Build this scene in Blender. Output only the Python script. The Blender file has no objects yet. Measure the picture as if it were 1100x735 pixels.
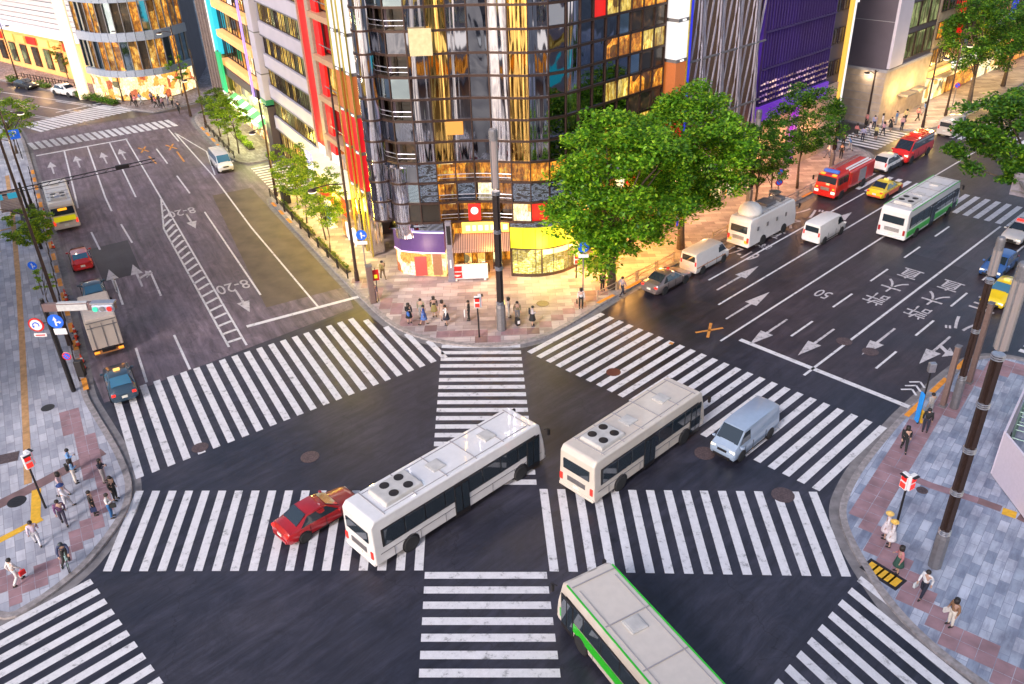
import bpy, math, random
from mathutils import Vector, Matrix
random.seed(7)
SC = bpy.context.scene
R = math.radians
# ------------------------------------------------------------------ camera
CAM_H = 31.0; FPX = 908.5; PIT = R(30.46); ROLL = R(-2.12)
_F = Vector((0, math.cos(PIT), -math.sin(PIT))); _U = Vector((0, math.sin(PIT), math.cos(PIT))); _R = Vector((1, 0, 0))
_R2 = math.cos(ROLL)*_R + math.sin(ROLL)*_U; _U2 = -math.sin(ROLL)*_R + math.cos(ROLL)*_U
cam = bpy.data.cameras.new('camera'); camo = bpy.data.objects.new('camera', cam); SC.collection.objects.link(camo)
cam.sensor_width = 36; cam.lens = FPX/1100*36; cam.clip_start = .5; cam.clip_end = 2000
m = Matrix((_R2, _U2, -_F)).transposed().to_4x4(); m.translation = (0, 0, CAM_H); camo.matrix_world = m
SC.camera = camo
# ------------------------------------------------------------------ world, sun, exposure
w = bpy.data.worlds.new('World'); SC.world = w; w.use_nodes = True
nt = w.node_tree; bg = nt.nodes['Background']
sky = nt.nodes.new('ShaderNodeTexSky'); sky.sky_type = 'NISHITA'; sky.sun_disc = False
sky.sun_elevation = R(14); sky.sun_rotation = R(215); sky.dust_density = 2.5; sky.ozone_density = 1.2
hs = nt.nodes.new('ShaderNodeHueSaturation'); hs.inputs['Saturation'].default_value = .8
mx = nt.nodes.new('ShaderNodeMix'); mx.data_type = 'RGBA'; mx.blend_type = 'MULTIPLY'; mx.inputs[0].default_value = 1
mx.inputs[7].default_value = (.88, .9, 1.0, 1)
nt.links.new(sky.outputs[0], hs.inputs['Color']); nt.links.new(hs.outputs[0], mx.inputs[6]); nt.links.new(mx.outputs[2], bg.inputs[0])
bg.inputs[1].default_value = .15
sun = bpy.data.lights.new('sun', 'SUN'); sun.energy = 1.15; sun.angle = R(14); sun.color = (1, .93, .96)
so = bpy.data.objects.new('sun', sun); SC.collection.objects.link(so)
so.rotation_euler = (R(50), 0, R(-35))
SC.view_settings.view_transform = 'Standard'; SC.view_settings.look = 'None'; SC.view_settings.gamma = 1
SC.view_settings.use_curve_mapping = False; SC.view_settings.exposure = 1.05
# ------------------------------------------------------------------ frames
def G(px, py, z=0.0):
    d = _F*FPX + _R2*(px-550) - _U2*(py-367.5)
    t = (z-CAM_H)/d.z
    return Vector((d.x*t, d.y*t, z))
AZA, AZB = R(-28.7), R(47.3)
dA = Vector((math.sin(AZA), math.cos(AZA), 0)); nA = Vector((math.cos(AZA), -math.sin(AZA), 0))
dB = Vector((math.sin(AZB), math.cos(AZB), 0)); nB = Vector((math.cos(AZB), -math.sin(AZB), 0))
RA, RB = R(90)-AZA, R(90)-AZB          # heading of local +x along each road
def PA(s, o, z=0.0): return dA*s + nA*o + Vector((0, 0, z))
def PB(s, o, z=0.0): return dB*s + nB*o + Vector((0, 0, z))
# ------------------------------------------------------------------ materials
MATS = {}
def mat(name, col=(.5, .5, .5), rough=.6, metal=0, emis=None, est=0, noise=.12, scale=6, bump=0, coat=0, trans=0, col2=None, stretch=None):
    if name in MATS: return MATS[name]
    m = bpy.data.materials.new(name); m.use_nodes = True; t = m.node_tree; b = t.nodes['Principled BSDF']
    b.inputs['Roughness'].default_value = rough; b.inputs['Metallic'].default_value = metal
    b.inputs['Coat Weight'].default_value = coat; b.inputs['Transmission Weight'].default_value = trans
    if noise:
        tc = t.nodes.new('ShaderNodeTexCoord'); n = t.nodes.new('ShaderNodeTexNoise'); n.inputs['Scale'].default_value = scale; n.inputs['Detail'].default_value = 6
        src = tc.outputs['Object']
        if stretch:
            mp = t.nodes.new('ShaderNodeMapping'); mp.inputs['Scale'].default_value = stretch; t.links.new(src, mp.inputs[0]); src = mp.outputs[0]
        t.links.new(src, n.inputs['Vector'])
        r = t.nodes.new('ShaderNodeValToRGB'); r.color_ramp.elements[0].position = .3; r.color_ramp.elements[1].position = .7
        a = col2 if col2 else tuple(c*(1-noise) for c in col); c2 = tuple(min(1, c*(1+noise)) for c in col)
        r.color_ramp.elements[0].color = (*a, 1); r.color_ramp.elements[1].color = (*c2, 1)
        t.links.new(n.outputs['Fac'], r.inputs[0]); t.links.new(r.outputs[0], b.inputs['Base Color'])
        if bump:
            bp = t.nodes.new('ShaderNodeBump'); bp.inputs['Strength'].default_value = bump; t.links.new(n.outputs['Fac'], bp.inputs['Height']); t.links.new(bp.outputs[0], b.inputs['Normal'])
    else: b.inputs['Base Color'].default_value = (*col, 1)
    if emis: b.inputs['Emission Color'].default_value = (*emis, 1); b.inputs['Emission Strength'].default_value = est
    MATS[name] = m; return m
def nodes(name, rough=.6):
    m = bpy.data.materials.new(name); m.use_nodes = True; MATS[name] = m
    return m, m.node_tree, m.node_tree.nodes['Principled BSDF']
def N(t, kind, **kw):
    n = t.nodes.new('ShaderNode'+kind)
    for k, v in kw.items():
        if k in n.inputs: n.inputs[k].default_value = v
        else: setattr(n, k, v)
    return n
def ramp(t, fac, stops, interp='LINEAR'):
    r = t.nodes.new('ShaderNodeValToRGB'); r.color_ramp.interpolation = interp; e = r.color_ramp.elements
    while len(e) < len(stops): e.new(.5)
    for i, (p, c) in enumerate(stops): e[i].position = p; e[i].color = (*c, 1)
    t.links.new(fac, r.inputs[0]); return r.outputs[0]
def mixc(t, f, a, b, mode='MIX'):
    n = t.nodes.new('ShaderNodeMix'); n.data_type = 'RGBA'; n.blend_type = mode
    for i, v in ((0, f), (6, a), (7, b)):
        if hasattr(v, 'default_value'): t.links.new(v, n.inputs[i])
        else: n.inputs[i].default_value = v if i == 0 else (*v, 1)
    return n.outputs[2]
def mapped(t, rz=0, sc=(1, 1, 1)):
    tc = t.nodes.new('ShaderNodeTexCoord'); mp = t.nodes.new('ShaderNodeMapping'); mp.vector_type = 'TEXTURE'; mp.inputs['Rotation'].default_value = (0, 0, -rz); mp.inputs['Scale'].default_value = tuple(1/q for q in sc)
    t.links.new(tc.outputs['Object'], mp.inputs[0]); return mp.outputs[0]
def asphalt(name, dark, light, rz, streak=.5, rough=.55):
    m, t, b = nodes(name)
    v0 = mapped(t)
    n1 = N(t, 'TexNoise', Scale=.13, Detail=7, Roughness=.62); t.links.new(v0, n1.inputs['Vector'])
    v1 = mapped(t, -rz, (.09, 1.3, 1)); n2 = N(t, 'TexNoise', Scale=1.6, Detail=6, Roughness=.7); t.links.new(v1, n2.inputs['Vector'])
    n3 = N(t, 'TexNoise', Scale=55, Detail=2); t.links.new(v0, n3.inputs['Vector'])
    v4 = mapped(t, -rz, (.25, .5, 1)); n5 = N(t, 'TexNoise', Scale=1.3, Detail=8, Roughness=.75, Distortion=1.5); t.links.new(v4, n5.inputs['Vector'])
    c1 = ramp(t, n1.outputs['Fac'], [(.3, dark), (.72, light)])
    c2 = ramp(t, n2.outputs['Fac'], [(.35, (.62,)*3), (.65, (1.3,)*3)])
    c = mixc(t, streak, c1, c2, 'MULTIPLY')
    c5 = ramp(t, n5.outputs['Fac'], [(.42, (.75,)*3), (.62, (1.25,)*3)]); c = mixc(t, streak, c, c5, 'MULTIPLY')
    c3 = ramp(t, n3.outputs['Fac'], [(.3, (.55,)*3), (.75, (1.5,)*3)]); c = mixc(t, .45, c, c3, 'MULTIPLY')
    vo = N(t, 'TexVoronoi', Scale=.11, feature='DISTANCE_TO_EDGE'); nn = N(t, 'TexNoise', Scale=1.1, Detail=5)
    t.links.new(v0, nn.inputs['Vector']); mv = mixc(t, .12, v0, nn.outputs['Color'], 'ADD'); 
    sc = t.nodes.new('ShaderNodeVectorMath'); sc.operation = 'MULTIPLY_ADD'; sc.inputs[1].default_value = (2.2, 2.2, 0); t.links.new(nn.outputs['Color'], sc.inputs[0]); t.links.new(v0, sc.inputs[2])
    t.links.new(sc.outputs[0], vo.inputs['Vector'])
    ck = ramp(t, vo.outputs['Distance'], [(0, (.35,)*3), (.004, (1,)*3)]); c = mixc(t, .6, c, ck, 'MULTIPLY')
    t.links.new(c, b.inputs['Base Color'])
    rr = ramp(t, n1.outputs['Fac'], [(.35, (rough-.12,)*3), (.7, (rough+.15,)*3)]); t.links.new(rr, b.inputs['Roughness'])
    bp = N(t, 'Bump', Strength=.25, Distance=.01); t.links.new(n3.outputs['Fac'], bp.inputs['Height']); t.links.new(bp.outputs[0], b.inputs['Normal'])
    return m
def paving(name, cols, mortar, rz, bw=.9, bh=.45, stain=.35, rough=.6, scl=.35):
    m, t, b = nodes(name); v = mapped(t, -rz)
    br = N(t, 'TexBrick', **{'Scale': 1, 'Mortar Size': .012, 'Brick Width': bw, 'Row Height': bh, 'Bias': 0.0}); br.inputs['Color1'].default_value = (0, 0, 0, 1); br.inputs['Color2'].default_value = (1, 1, 1, 1); br.inputs['Mortar'].default_value = (.5, .5, .5, 1)
    t.links.new(v, br.inputs['Vector'])
    c = ramp(t, br.outputs['Color'], [(i/(len(cols)-1), cc) for i, cc in enumerate(cols)])
    v0 = mapped(t); n = N(t, 'TexNoise', Scale=scl, Detail=8, Roughness=.65); t.links.new(v0, n.inputs['Vector'])
    st = ramp(t, n.outputs['Fac'], [(.33, (.62, .6, .62)), (.55, (1, 1, 1)), (.75, (1.12, 1.12, 1.12))]); c = mixc(t, stain*2, c, st, 'MULTIPLY')
    v2 = mapped(t, -rz, (.5, 2.6, 1)); n2 = N(t, 'TexNoise', Scale=1.1, Detail=6, Roughness=.7); t.links.new(v2, n2.inputs['Vector'])
    st2 = ramp(t, n2.outputs['Fac'], [(.4, (.68, .68, .74)), (.56, (1.06,)*3)]); c = mixc(t, stain, c, st2, 'MULTIPLY')
    c = mixc(t, br.outputs['Fac'], c, mortar); t.links.new(c, b.inputs['Base Color']); b.inputs['Roughness'].default_value = rough
    bp = N(t, 'Bump', Strength=.3, Distance=.01); bp.invert = True; t.links.new(br.outputs['Fac'], bp.inputs['Height']); t.links.new(bp.outputs[0], b.inputs['Normal'])
    return m
M_ASPH = asphalt('asphalt_dark', (.014, .015, .025), (.05, .047, .066), RB, .9, .42)
M_ASPHB = asphalt('asphalt_east', (.026, .02, .028), (.062, .046, .056), RB, .9, .42)
M_ASPHA = asphalt('asphalt_worn', (.1, .076, .1), (.2, .155, .185), RA, 1.0)
M_PATCH = asphalt('asphalt_patch', (.035, .03, .038), (.05, .043, .052), RA, .3)
M_GUT = mat('gutter_concrete', (.2, .185, .19), .8, noise=.25, scale=2)
M_KERB = mat('kerb_granite', (.29, .26, .26), .7, noise=.3, scale=4)
M_PAVW = paving('paving_pale', [(.33, .34, .4), (.43, .44, .5), (.55, .55, .6)], (.22, .21, .25), RA)
M_PAVE = paving('paving_blue_grey', [(.24, .28, .37), (.35, .39, .48), (.48, .51, .6)], (.2, .21, .28), RB+R(8), stain=.8)
M_PAVN = paving('paving_stone', [(.3, .24, .25), (.42, .35, .34), (.56, .48, .47)], (.2, .16, .16), R(0), 1.2, .6, .45)
M_PAVF = paving('paving_brown', [(.19, .15, .15), (.27, .22, .22), (.34, .3, .3)], (.13, .11, .12), RA, .6, .3, .5)
M_PINK = mat('pink_tile', (.3, .18, .2), .6, noise=.25, scale=1.2)
M_BROWN = mat('brown_tile', (.2, .12, .12), .6, noise=.25, scale=1.2)
M_TAC = mat('tactile_yellow', (.75, .42, .03), .6, noise=.15, scale=5)
M_TACO = mat('tactile_orange', (.5, .28, .12), .7, noise=.25, scale=3)
def worn_white(name, base, w0=.33):
    m, t, b = nodes(name); v = mapped(t)
    n = N(t, 'TexNoise', Scale=2.2, Detail=9, Roughness=.72); t.links.new(v, n.inputs['Vector'])
    n2 = N(t, 'TexNoise', Scale=38, Detail=3); t.links.new(v, n2.inputs['Vector'])
    c = ramp(t, n.outputs['Fac'], [(w0-.06, tuple(x*.3 for x in base)), (w0+.05, tuple(x*.84 for x in base)), (.7, base)])
    c2 = ramp(t, n2.outputs['Fac'], [(.28, (.72,)*3), (.45, (1,)*3)]); c = mixc(t, .6, c, c2, 'MULTIPLY')
    t.links.new(c, b.inputs['Base Color']); b.inputs['Roughness'].default_value = .6; return m
M_LINE = worn_white('road_paint', (.78, .76, .78), .39)
M_LINE2 = worn_white('road_paint_worn', (.62, .58, .6), .42)
M_YEL = worn_white('road_paint_orange', (.72, .3, .06), .4)
M_BLK = mat('black_metal', (.025, .022, .024), .45, .3); M_STEEL = mat('steel', (.45, .44, .46), .35, .8); M_GREY = mat('grey_metal', (.2, .19, .2), .5, .3)
M_BROWNM = mat('brown_metal', (.055, .032, .026), .45, .3); M_WHITE = mat('white_paint', (.8, .78, .78), .45, noise=.05)
M_RUB = mat('rubber', (.02, .02, .022), .8); M_RIM = mat('wheel_rim', (.4, .4, .42), .35, .7, noise=.05)
def glow(name, col, st, base=None): return mat(name, base or tuple(c*.35 for c in col), .5, emis=col, est=st*.45, noise=0)
M_GWHITE = glow('lit_white', (1, .95, .88), 1.5); M_GWARM = glow('lit_warm', (1, .55, .14), 1.6); M_GYEL = glow('lit_yellow', (1, .85, .03), .85)
M_GRED = glow('lit_red', (1, .02, .015), .75); M_TAIL = glow('tail_lamp', (1, .03, .02), 1.6); M_HEAD = glow('head_lamp', (1, .85, .6), 2.2); M_AMB = glow('amber_lamp', (1, .35, .03), 1.8)
M_GCYAN = glow('lit_cyan', (.03, .72, .9), .8); M_GBLUE = glow('lit_blue', (.03, .04, .8), .8); M_GGREEN = glow('lit_green', (.05, .8, .45), 1.0); M_TAILOFF = mat('tail_lens', (.35, .015, .02), .3, noise=0)
M_HEADOFF = mat('head_lens', (.6, .6, .62), .15, noise=0)
M_CARGLASS = mat('car_glass', (.02, .03, .04), .06, noise=0, coat=1)
M_SKYGLASS = mat('car_glass_blue', (.05, .16, .26), .08, noise=0, coat=1)
# ------------------------------------------------------------------ mesh builder
class MB:
    def __init__(s): s.v = []; s.f = []; s.mi = []; s.M = Matrix.Identity(4)
    def at(s, x=0, y=0, z=0, rz=0, rx=0, ry=0):
        s.M = Matrix.Translation((x, y, z)) @ Matrix.Rotation(rz, 4, 'Z') @ Matrix.Rotation(ry, 4, 'Y') @ Matrix.Rotation(rx, 4, 'X'); return s
    def add(s, vs, fs, mi=0):
        n = len(s.v); s.v += [s.M @ Vector(v) for v in vs]; s.f += [tuple(n+i for i in f) for f in fs]; s.mi += [mi]*len(fs); return s
    def box(s, c, d, mi=0, rz=0, tp=1.0):
        hx, hy, hz = d[0]/2, d[1]/2, d[2]/2; cs, sn = math.cos(rz), math.sin(rz); vs = []
        for z in (-1, 1):
            k = tp if z > 0 else 1
            for x, y in ((-1, -1), (1, -1), (1, 1), (-1, 1)):
                X, Y = x*hx*k, y*hy*k; vs.append((c[0]+X*cs-Y*sn, c[1]+X*sn+Y*cs, c[2]+z*hz))
        return s.add(vs, [(3, 2, 1, 0), (4, 5, 6, 7), (0, 1, 5, 4), (1, 2, 6, 5), (2, 3, 7, 6), (3, 0, 4, 7)], mi)
    def prism(s, poly, z0, z1, mi=0):
        n = len(poly); vs = [(p[0], p[1], z0) for p in poly]+[(p[0], p[1], z1) for p in poly]
        a = sum(poly[i][0]*poly[(i+1) % n][1]-poly[(i+1) % n][0]*poly[i][1] for i in range(n))
        if a < 0: vs = vs[:n][::-1]+vs[n:][::-1]
        return s.add(vs, [tuple(range(n-1, -1, -1)), tuple(range(n, 2*n))]+[(i, (i+1) % n, n+(i+1) % n, n+i) for i in range(n)], mi)
    def sheet(s, poly, z, mi=0):
        n = len(poly); a = sum(poly[i][0]*poly[(i+1) % n][1]-poly[(i+1) % n][0]*poly[i][1] for i in range(n))
        vs = [(p[0], p[1], z) for p in poly]; vs = vs if a > 0 else vs[::-1]
        return s.add(vs, [tuple(range(n))], mi)
    def tube(s, pts, r, seg=8, mi=0, cap=True):
        pts = [Vector(p) for p in pts]; rs = r if isinstance(r, (list, tuple)) else [r]*len(pts); vs = []; fs = []
        for i, p in enumerate(pts):
            d = (pts[min(i+1, len(pts)-1)]-pts[max(i-1, 0)]).normalized(); u = d.cross(Vector((0, 0, 1)))
            if u.length < .05: u = d.cross(Vector((1, 0, 0)))
            u.normalize(); v = d.cross(u)
            for k in range(seg):
                a = 2*math.pi*k/seg; vs.append(p+(u*math.cos(a)+v*math.sin(a))*rs[i])
        for i in range(len(pts)-1):
            for k in range(seg): a, b = i*seg+k, i*seg+(k+1) % seg; fs.append((a, a+seg, b+seg, b))
        if cap: fs.append(tuple(range(seg))); fs.append(tuple(range(len(vs)-1, len(vs)-seg-1, -1)))
        return s.add(vs, fs, mi)
    def lathe(s, prof, seg=16, mi=0, axis='z', c=(0, 0, 0)):
        vs = []; fs = []
        for r, z in prof:
            for k in range(seg):
                a = 2*math.pi*k/seg; x, y = r*math.cos(a), r*math.sin(a)
                q = (x, y, z) if axis == 'z' else ((z, x, y) if axis == 'x' else (y, z, x))
                vs.append((q[0]+c[0], q[1]+c[1], q[2]+c[2]))
        for i in range(len(prof)-1):
            for k in range(seg): a, b = i*seg+k, i*seg+(k+1) % seg; fs.append((a, b, b+seg, a+seg))
        fs.append(tuple(range(seg-1, -1, -1))); fs.append(tuple(range(len(vs)-seg, len(vs))))
        return s.add(vs, fs, mi)
    def mesh(s, name, mats, smooth=False):
        me = bpy.data.meshes.new(name); me.from_pydata([tuple(v) for v in s.v], [], s.f)
        for m in (mats if isinstance(mats, (list, tuple)) else [mats]): me.materials.append(m)
        me.polygons.foreach_set('material_index', s.mi)
        if smooth: me.polygons.foreach_set('use_smooth', [True]*len(s.f))
        me.validate(); me.update()
        if smooth == 'auto': me.polygons.foreach_set('use_smooth', [True]*len(me.polygons)); me.set_sharp_from_angle(angle=R(38))
        return me
    def build(s, name, mats, parent=None, smooth=False, bevel=0, seg=2):
        o = bpy.data.objects.new(name, s.mesh(name, mats, smooth)); SC.collection.objects.link(o); o.parent = parent
        if bevel:
            b = o.modifiers.new('bevel', 'BEVEL'); b.width = bevel; b.segments = seg; b.limit_method = 'ANGLE'; b.angle_limit = R(40)
        return o
def tag(o, label=None, cat=None, group=None, kind=None):
    if label: o['label'] = label
    if cat: o['category'] = cat
    if group: o['group'] = group
    if kind: o['kind'] = kind
    return o
def thing(name, label, cat, loc=(0, 0, 0), rz=0, group=None):
    o = bpy.data.objects.new(name, None); SC.collection.objects.link(o); o.location = loc; o.rotation_euler = (0, 0, rz); o.empty_display_size = .3
    return tag(o, label, cat, group)
def struct(mb, name, mats, **k): return tag(mb.build(name, mats, **k), kind='structure')
def kids(o): return [c for c in bpy.data.objects if c.parent == o]
def dup(o, loc, rz, label=None, group=None, scale=1):
    def cp(s, par, ch):
        c = s.copy(); SC.collection.objects.link(c); c.parent = par
        for k in ch.get(s, []): cp(k, c, ch)
        return c
    ch = {}
    for x in bpy.data.objects:
        if x.parent: ch.setdefault(x.parent, []).append(x)
    r = cp(o, None, ch); r.location = loc; r.rotation_euler = (0, 0, rz); r.scale = (scale,)*3
    return tag(r, label, None, group)
def text_mesh(body, size, mat_, name, thick=0.0, sx=1, sy=1, parent=None, bold=0):
    c = bpy.data.curves.new(name, 'FONT'); c.body = body; c.size = size; c.align_x = 'CENTER'; c.align_y = 'CENTER'; c.extrude = thick; c.offset = bold; c.resolution_u = 3
    o = bpy.data.objects.new(name+'_tmp', c); SC.collection.objects.link(o)
    me = bpy.data.meshes.new_from_object(o.evaluated_get(bpy.context.evaluated_depsgraph_get())); bpy.data.objects.remove(o); bpy.data.curves.remove(c)
    for v in me.vertices: v.co.x *= sx; v.co.y *= sy
    me.materials.clear(); me.materials.append(mat_); me.name = name
    o = bpy.data.objects.new(name, me); SC.collection.objects.link(o); o.parent = parent; return o
def lamp(name, loc, energy, col, size=.3, parent=None, kind='POINT', rot=None):
    l = bpy.data.lights.new(name, kind); l.energy = energy; l.color = col
    if kind == 'POINT': l.shadow_soft_size = size
    else: l.shape = 'RECTANGLE'; l.size = size; l.size_y = 1
    o = bpy.data.objects.new(name, l); SC.collection.objects.link(o); o.location = loc; o.parent = parent
    if rot: o.rotation_euler = rot
    return o
# ================================================================== GROUND
g = MB(); g.sheet([(-700, -400), (700, -400), (700, 900), (-700, 900)], 0); struct(g, 'ground', M_ASPH)
# worn surface of road A and eastern road surface
def quadA(s0, s1, o0, o1): return [PA(s0, o0), PA(s0, o1), PA(s1, o1), PA(s1, o0)]
def quadB(s0, s1, o0, o1): return [PB(s0, o0), PB(s0, o1), PB(s1, o1), PB(s1, o0)]
g = MB(); g.sheet([G(112, 433), G(256, 378), G(380, 331), PA(95, 24), PA(128, 24), PA(128, -2.3), PA(70, -2.3)], .004); struct(g, 'road_surface_north', M_ASPHA)
g = MB(); g.sheet([G(700, 330), PB(52, -38), PB(150, -38), PB(150, -14.2), PB(56, -14.2), G(985, 440)], .004); struct(g, 'road_surface_east', M_ASPHB)
g = MB(); g.sheet([G(96, 268), G(137, 258), G(152, 293), G(111, 303)], .008); struct(g, 'road_repair_patch', M_PATCH)
g = MB(); g.sheet([PA(61.5, 11.6), PA(61.5, 17.9), PA(90, 17.9), PA(90, 13.8)], .008); struct(g, 'road_glow_strip', mat('asphalt_warm_glow', (.115, .085, .062), .6, noise=.3, scale=.6))  # yellow shop glow on the right lanes, painted as a brown strip
g = MB(); g.sheet([G(940, 292), G(1012, 312), G(1040, 290), G(972, 270)], .008); struct(g, 'road_repair_square', M_PATCH)
# ---- sidewalks
def poly_off(pts, d):
    out = []
    for i, p in enumerate(pts):
        a = pts[max(i-1, 0)]; b = pts[min(i+1, len(pts)-1)]; t = (Vector((b[0]-a[0], b[1]-a[1], 0))).normalized()
        out.append(Vector((p[0]-t.y*d, p[1]+t.x*d, 0)))
    return out
def smooth(pts, it=2):
    for _ in range(it):
        q = [pts[0]]
        for a, b in zip(pts, pts[1:]): q += [a*.75+b*.25, a*.25+b*.75]
        q.append(pts[-1]); pts = q
    return pts
def dist_pl(p, pl):
    best = 1e9; side = 1
    for a, b in zip(pl, pl[1:]):
        ab = b-a; t = max(0, min(1, (p-a).dot(ab)/max(ab.length_squared, 1e-9))); q = a+ab*t; d = (p-q).length
        if d < best: best = d; side = 1 if ab.x*(p.y-a.y)-ab.y*(p.x-a.x) > 0 else -1
    return best*side
def sidewalk(name, kerb, back, m, side, bandm=None, cell=.9, rz=0, d0=.8, d1=1.9, gut=.5, bfilter=None):
    """kerb polyline; side=+1 when the pavement lies left of it"""
    k = [Vector((p[0], p[1], 0)) for p in kerb]
    g = MB(); inner = poly_off(k, .34*side); g.prism([(p.x, p.y) for p in inner]+[(p[0], p[1]) for p in back], .001, .14); struct(g, name, m)
    def strip(g, a, b, z0, z1):
        for i in range(len(a)-1):
            vs = [(*a[i].xy, z1), (*a[i+1].xy, z1), (*b[i+1].xy, z1), (*b[i].xy, z1), (*a[i].xy, z0), (*a[i+1].xy, z0)]
            g.add(vs, [(0, 1, 2, 3), (0, 4, 5, 1)])
    g = MB(); strip(g, k, poly_off(k, .36*side), .0, .152); struct(g, 'kerb', M_KERB)
    g = MB(); o = poly_off(k, -gut*side)
    for i in range(len(k)-1): g.add([(*k[i].xy, .007), (*k[i+1].xy, .007), (*o[i+1].xy, .007), (*o[i].xy, .007)], [(0, 1, 2, 3)])
    struct(g, 'gutter', M_GUT)
    if bandm:
        g = MB(); xs = [p.x for p in k]; ys = [p.y for p in k]; c, s = math.cos(rz), math.sin(rz)
        cx, cy = sum(xs)/len(xs), sum(ys)/len(ys); n = int(45/cell)
        for i in range(-n, n):
            for j in range(-n, n):
                p = Vector((cx+(i*c-j*s)*cell, cy+(i*s+j*c)*cell, 0))
                if not (min(xs)-2 < p.x < max(xs)+2 and min(ys)-2 < p.y < max(ys)+2): continue
                d = dist_pl(p, k)*side
                if d0 < d < d1 and (bfilter is None or bfilter(p)):
                    h = cell/2-.01; g.add([(p.x+(a*c-b*s)*h, p.y+(a*s+b*c)*h, .144) for a, b in ((-1, -1), (1, -1), (1, 1), (-1, 1))], [(0, 1, 2, 3)], random.choice([0, 0, 0, 1]))
        struct(g, 'paving_band', bandm)
    return k
gp = lambda l: [G(*p) for p in l]
kN = smooth([PA(91, 19.3)-dA*4.5+nA*4, PA(86.5, 19.6), PA(84.5, 18.3)] + [PA(72, 18.3), PA(62.5, 18.4)] + gp([(407, 341), (430, 357), (470, 370), (520, 374.5), (560, 371), (600, 359)]) + [PB(47, -37.9), PB(60, -37.8), PB(87, -37.9), PB(90.8, -38.6), PB(92.6, -41), PB(92.8, -46)], 2)
sidewalk('sidewalk_corner', kN, [PB(93, -70), PA(110, 60), PA(86, 40)], M_PAVN, 1, [M_PINK, M_BROWN], .95, R(0), .9, 1.9, bfilter=lambda p: p.dot(dB) < 47 and p.dot(dA) < 62)
kW = smooth([PA(137, -3.5), PA(128, -2.2), PA(110, -2), PA(90, -1.9), PA(60, -2)] + gp([(93, 424), (105, 445), (129, 484), (141, 512), (143, 530), (138, 550), (124, 572), (111, 589), (90, 614), (46, 648), (0, 674)]) + [PB(0, -41.6), PB(-25, -41.6)], 2)
sidewalk('sidewalk_west', kW, [PB(-25, -80), PA(60, -40), PA(137, -40)], M_PAVW, -1, [M_PINK, M_PINK], .6, RA, 1.0, 2.1, bfilter=lambda p: p.dot(dA) < 54)
kE = smooth([PB(58, -8), PB(57.6, -12.4), PB(55.8, -14.4), PB(52, -14.7)] + gp([(975, 440), (954, 462), (923, 500), (908, 525), (899.5, 548), (905, 573), (923, 607), (954, 653.5), (996, 697), (1047, 735), (1100, 772)]) + [PA(2, 27), PA(-25, 27)], 2)
sidewalk('sidewalk_east', kE, [PA(-25, 70), PB(58, 20)], M_PAVE, 1, [M_PINK, M_PINK, M_BROWN], .75, RB+R(8), .9, 2.2)
kF = smooth([PA(101, 30), PA(97.5, 21), PA(99, 18.7), PA(104, 18.3), PA(118, 18.2), PA(123, 18.6), PA(128, 22), PA(131, 30)], 2)
sidewalk('sidewalk_north', kF, [PA(131, 60), PA(101, 60)], M_PAVF, -1)
kR = smooth([PB(101.6, -50), PB(102, -41), PB(104, -38.2), PB(110, -37.8), PB(190, -37.8)], 1)
sidewalk('sidewalk_north_east', kR, [PB(190, -70), PB(101.6, -70)], M_PAVN, 1)
kX = [PB(64.5, 20), PB(64.8, -12), PB(67, -14.5), PB(190, -14.7)]
sidewalk('sidewalk_far_east', kX, [PB(190, 20)], M_PAVE, -1)
kU = [G(-60, 74), G(0, 86), G(60, 98.5), G(100, 107), G(140, 118), G(165, 121), G(205, 112), G(260, 96)]
sidewalk('sidewalk_far', kU, [G(262, 60), G(-60, 40)], M_PAVF, 1)
# ---- pink paving lines of the west / east pavements
g = MB()
def ribbon(g, pts, wd, z, mi=0):
    pts = [Vector((p[0], p[1], 0)) for p in pts]; a = poly_off(pts, wd/2); b = poly_off(pts, -wd/2)
    for i in range(len(pts)-1): g.add([(*b[i].xy, z), (*b[i+1].xy, z), (*a[i+1].xy, z), (*a[i].xy, z)], [(0, 1, 2, 3)], mi)
ribbon(g, gp([(-8, 548), (30, 529), (75, 505), (112, 487)]), .8, .143)
struct(g, 'paving_stripe', M_BROWN)
g = MB(); ribbon(g, gp([(953, 505), (1000, 524), (1050, 540)]), .55, .143); struct(g, 'paving_stripe', M_PINK)
g = MB(); ribbon(g, gp([(1050, 540), (1075, 549)]), .55, .1432); ribbon(g, gp([(1093, 557), (1130, 574)]), .55, .1432); struct(g, 'paving_stripe', M_BROWN)
g = MB(); ribbon(g, gp([(1076, 551), (1091, 556)]), .6, .1435); struct(g, 'tactile_paving', M_TAC)
g = MB(); ribbon(g, gp([(8, 190), (14, 232), (20, 300), (24.5, 370), (29, 470), (31, 522)]), .42, .146); ribbon(g, gp([(-10, 252), (15, 246)]), .4, .148); struct(g, 'tactile_paving', M_TACO)
g = MB(); ribbon(g, gp([(40, 528), (39, 561)]), .5, .148); ribbon(g, gp([(46, 559), (0, 583), (-20, 594)]), .45, .1495); struct(g, 'tactile_paving', M_TAC)
g = MB(); P0 = G(935, 603, .15); P1 = G(970, 625, .15); u = (P1-P0); u.z = 0; L = u.length; u.normalize(); v = Vector((-u.y, u.x, 0))
ribbon(g, [P0-u*.1+v*-.28, P1+u*.1+v*-.28], 1.0, .146, 0)
for i in range(5):
    c = P0+u*(.25+i*(L-.5)/4)-v*.28
    for q in ((-.2,) if i < 4 else (-.2, )):
        g.add([(*(c+u*a+v*b).xy, .15) for a, b in ((-.2, -.3), (.2, -.3), (.2, .32), (-.2, .32))], [(0, 1, 2, 3)], 1)
struct(g, 'tactile_paving', [M_BLK, M_TAC])
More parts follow.
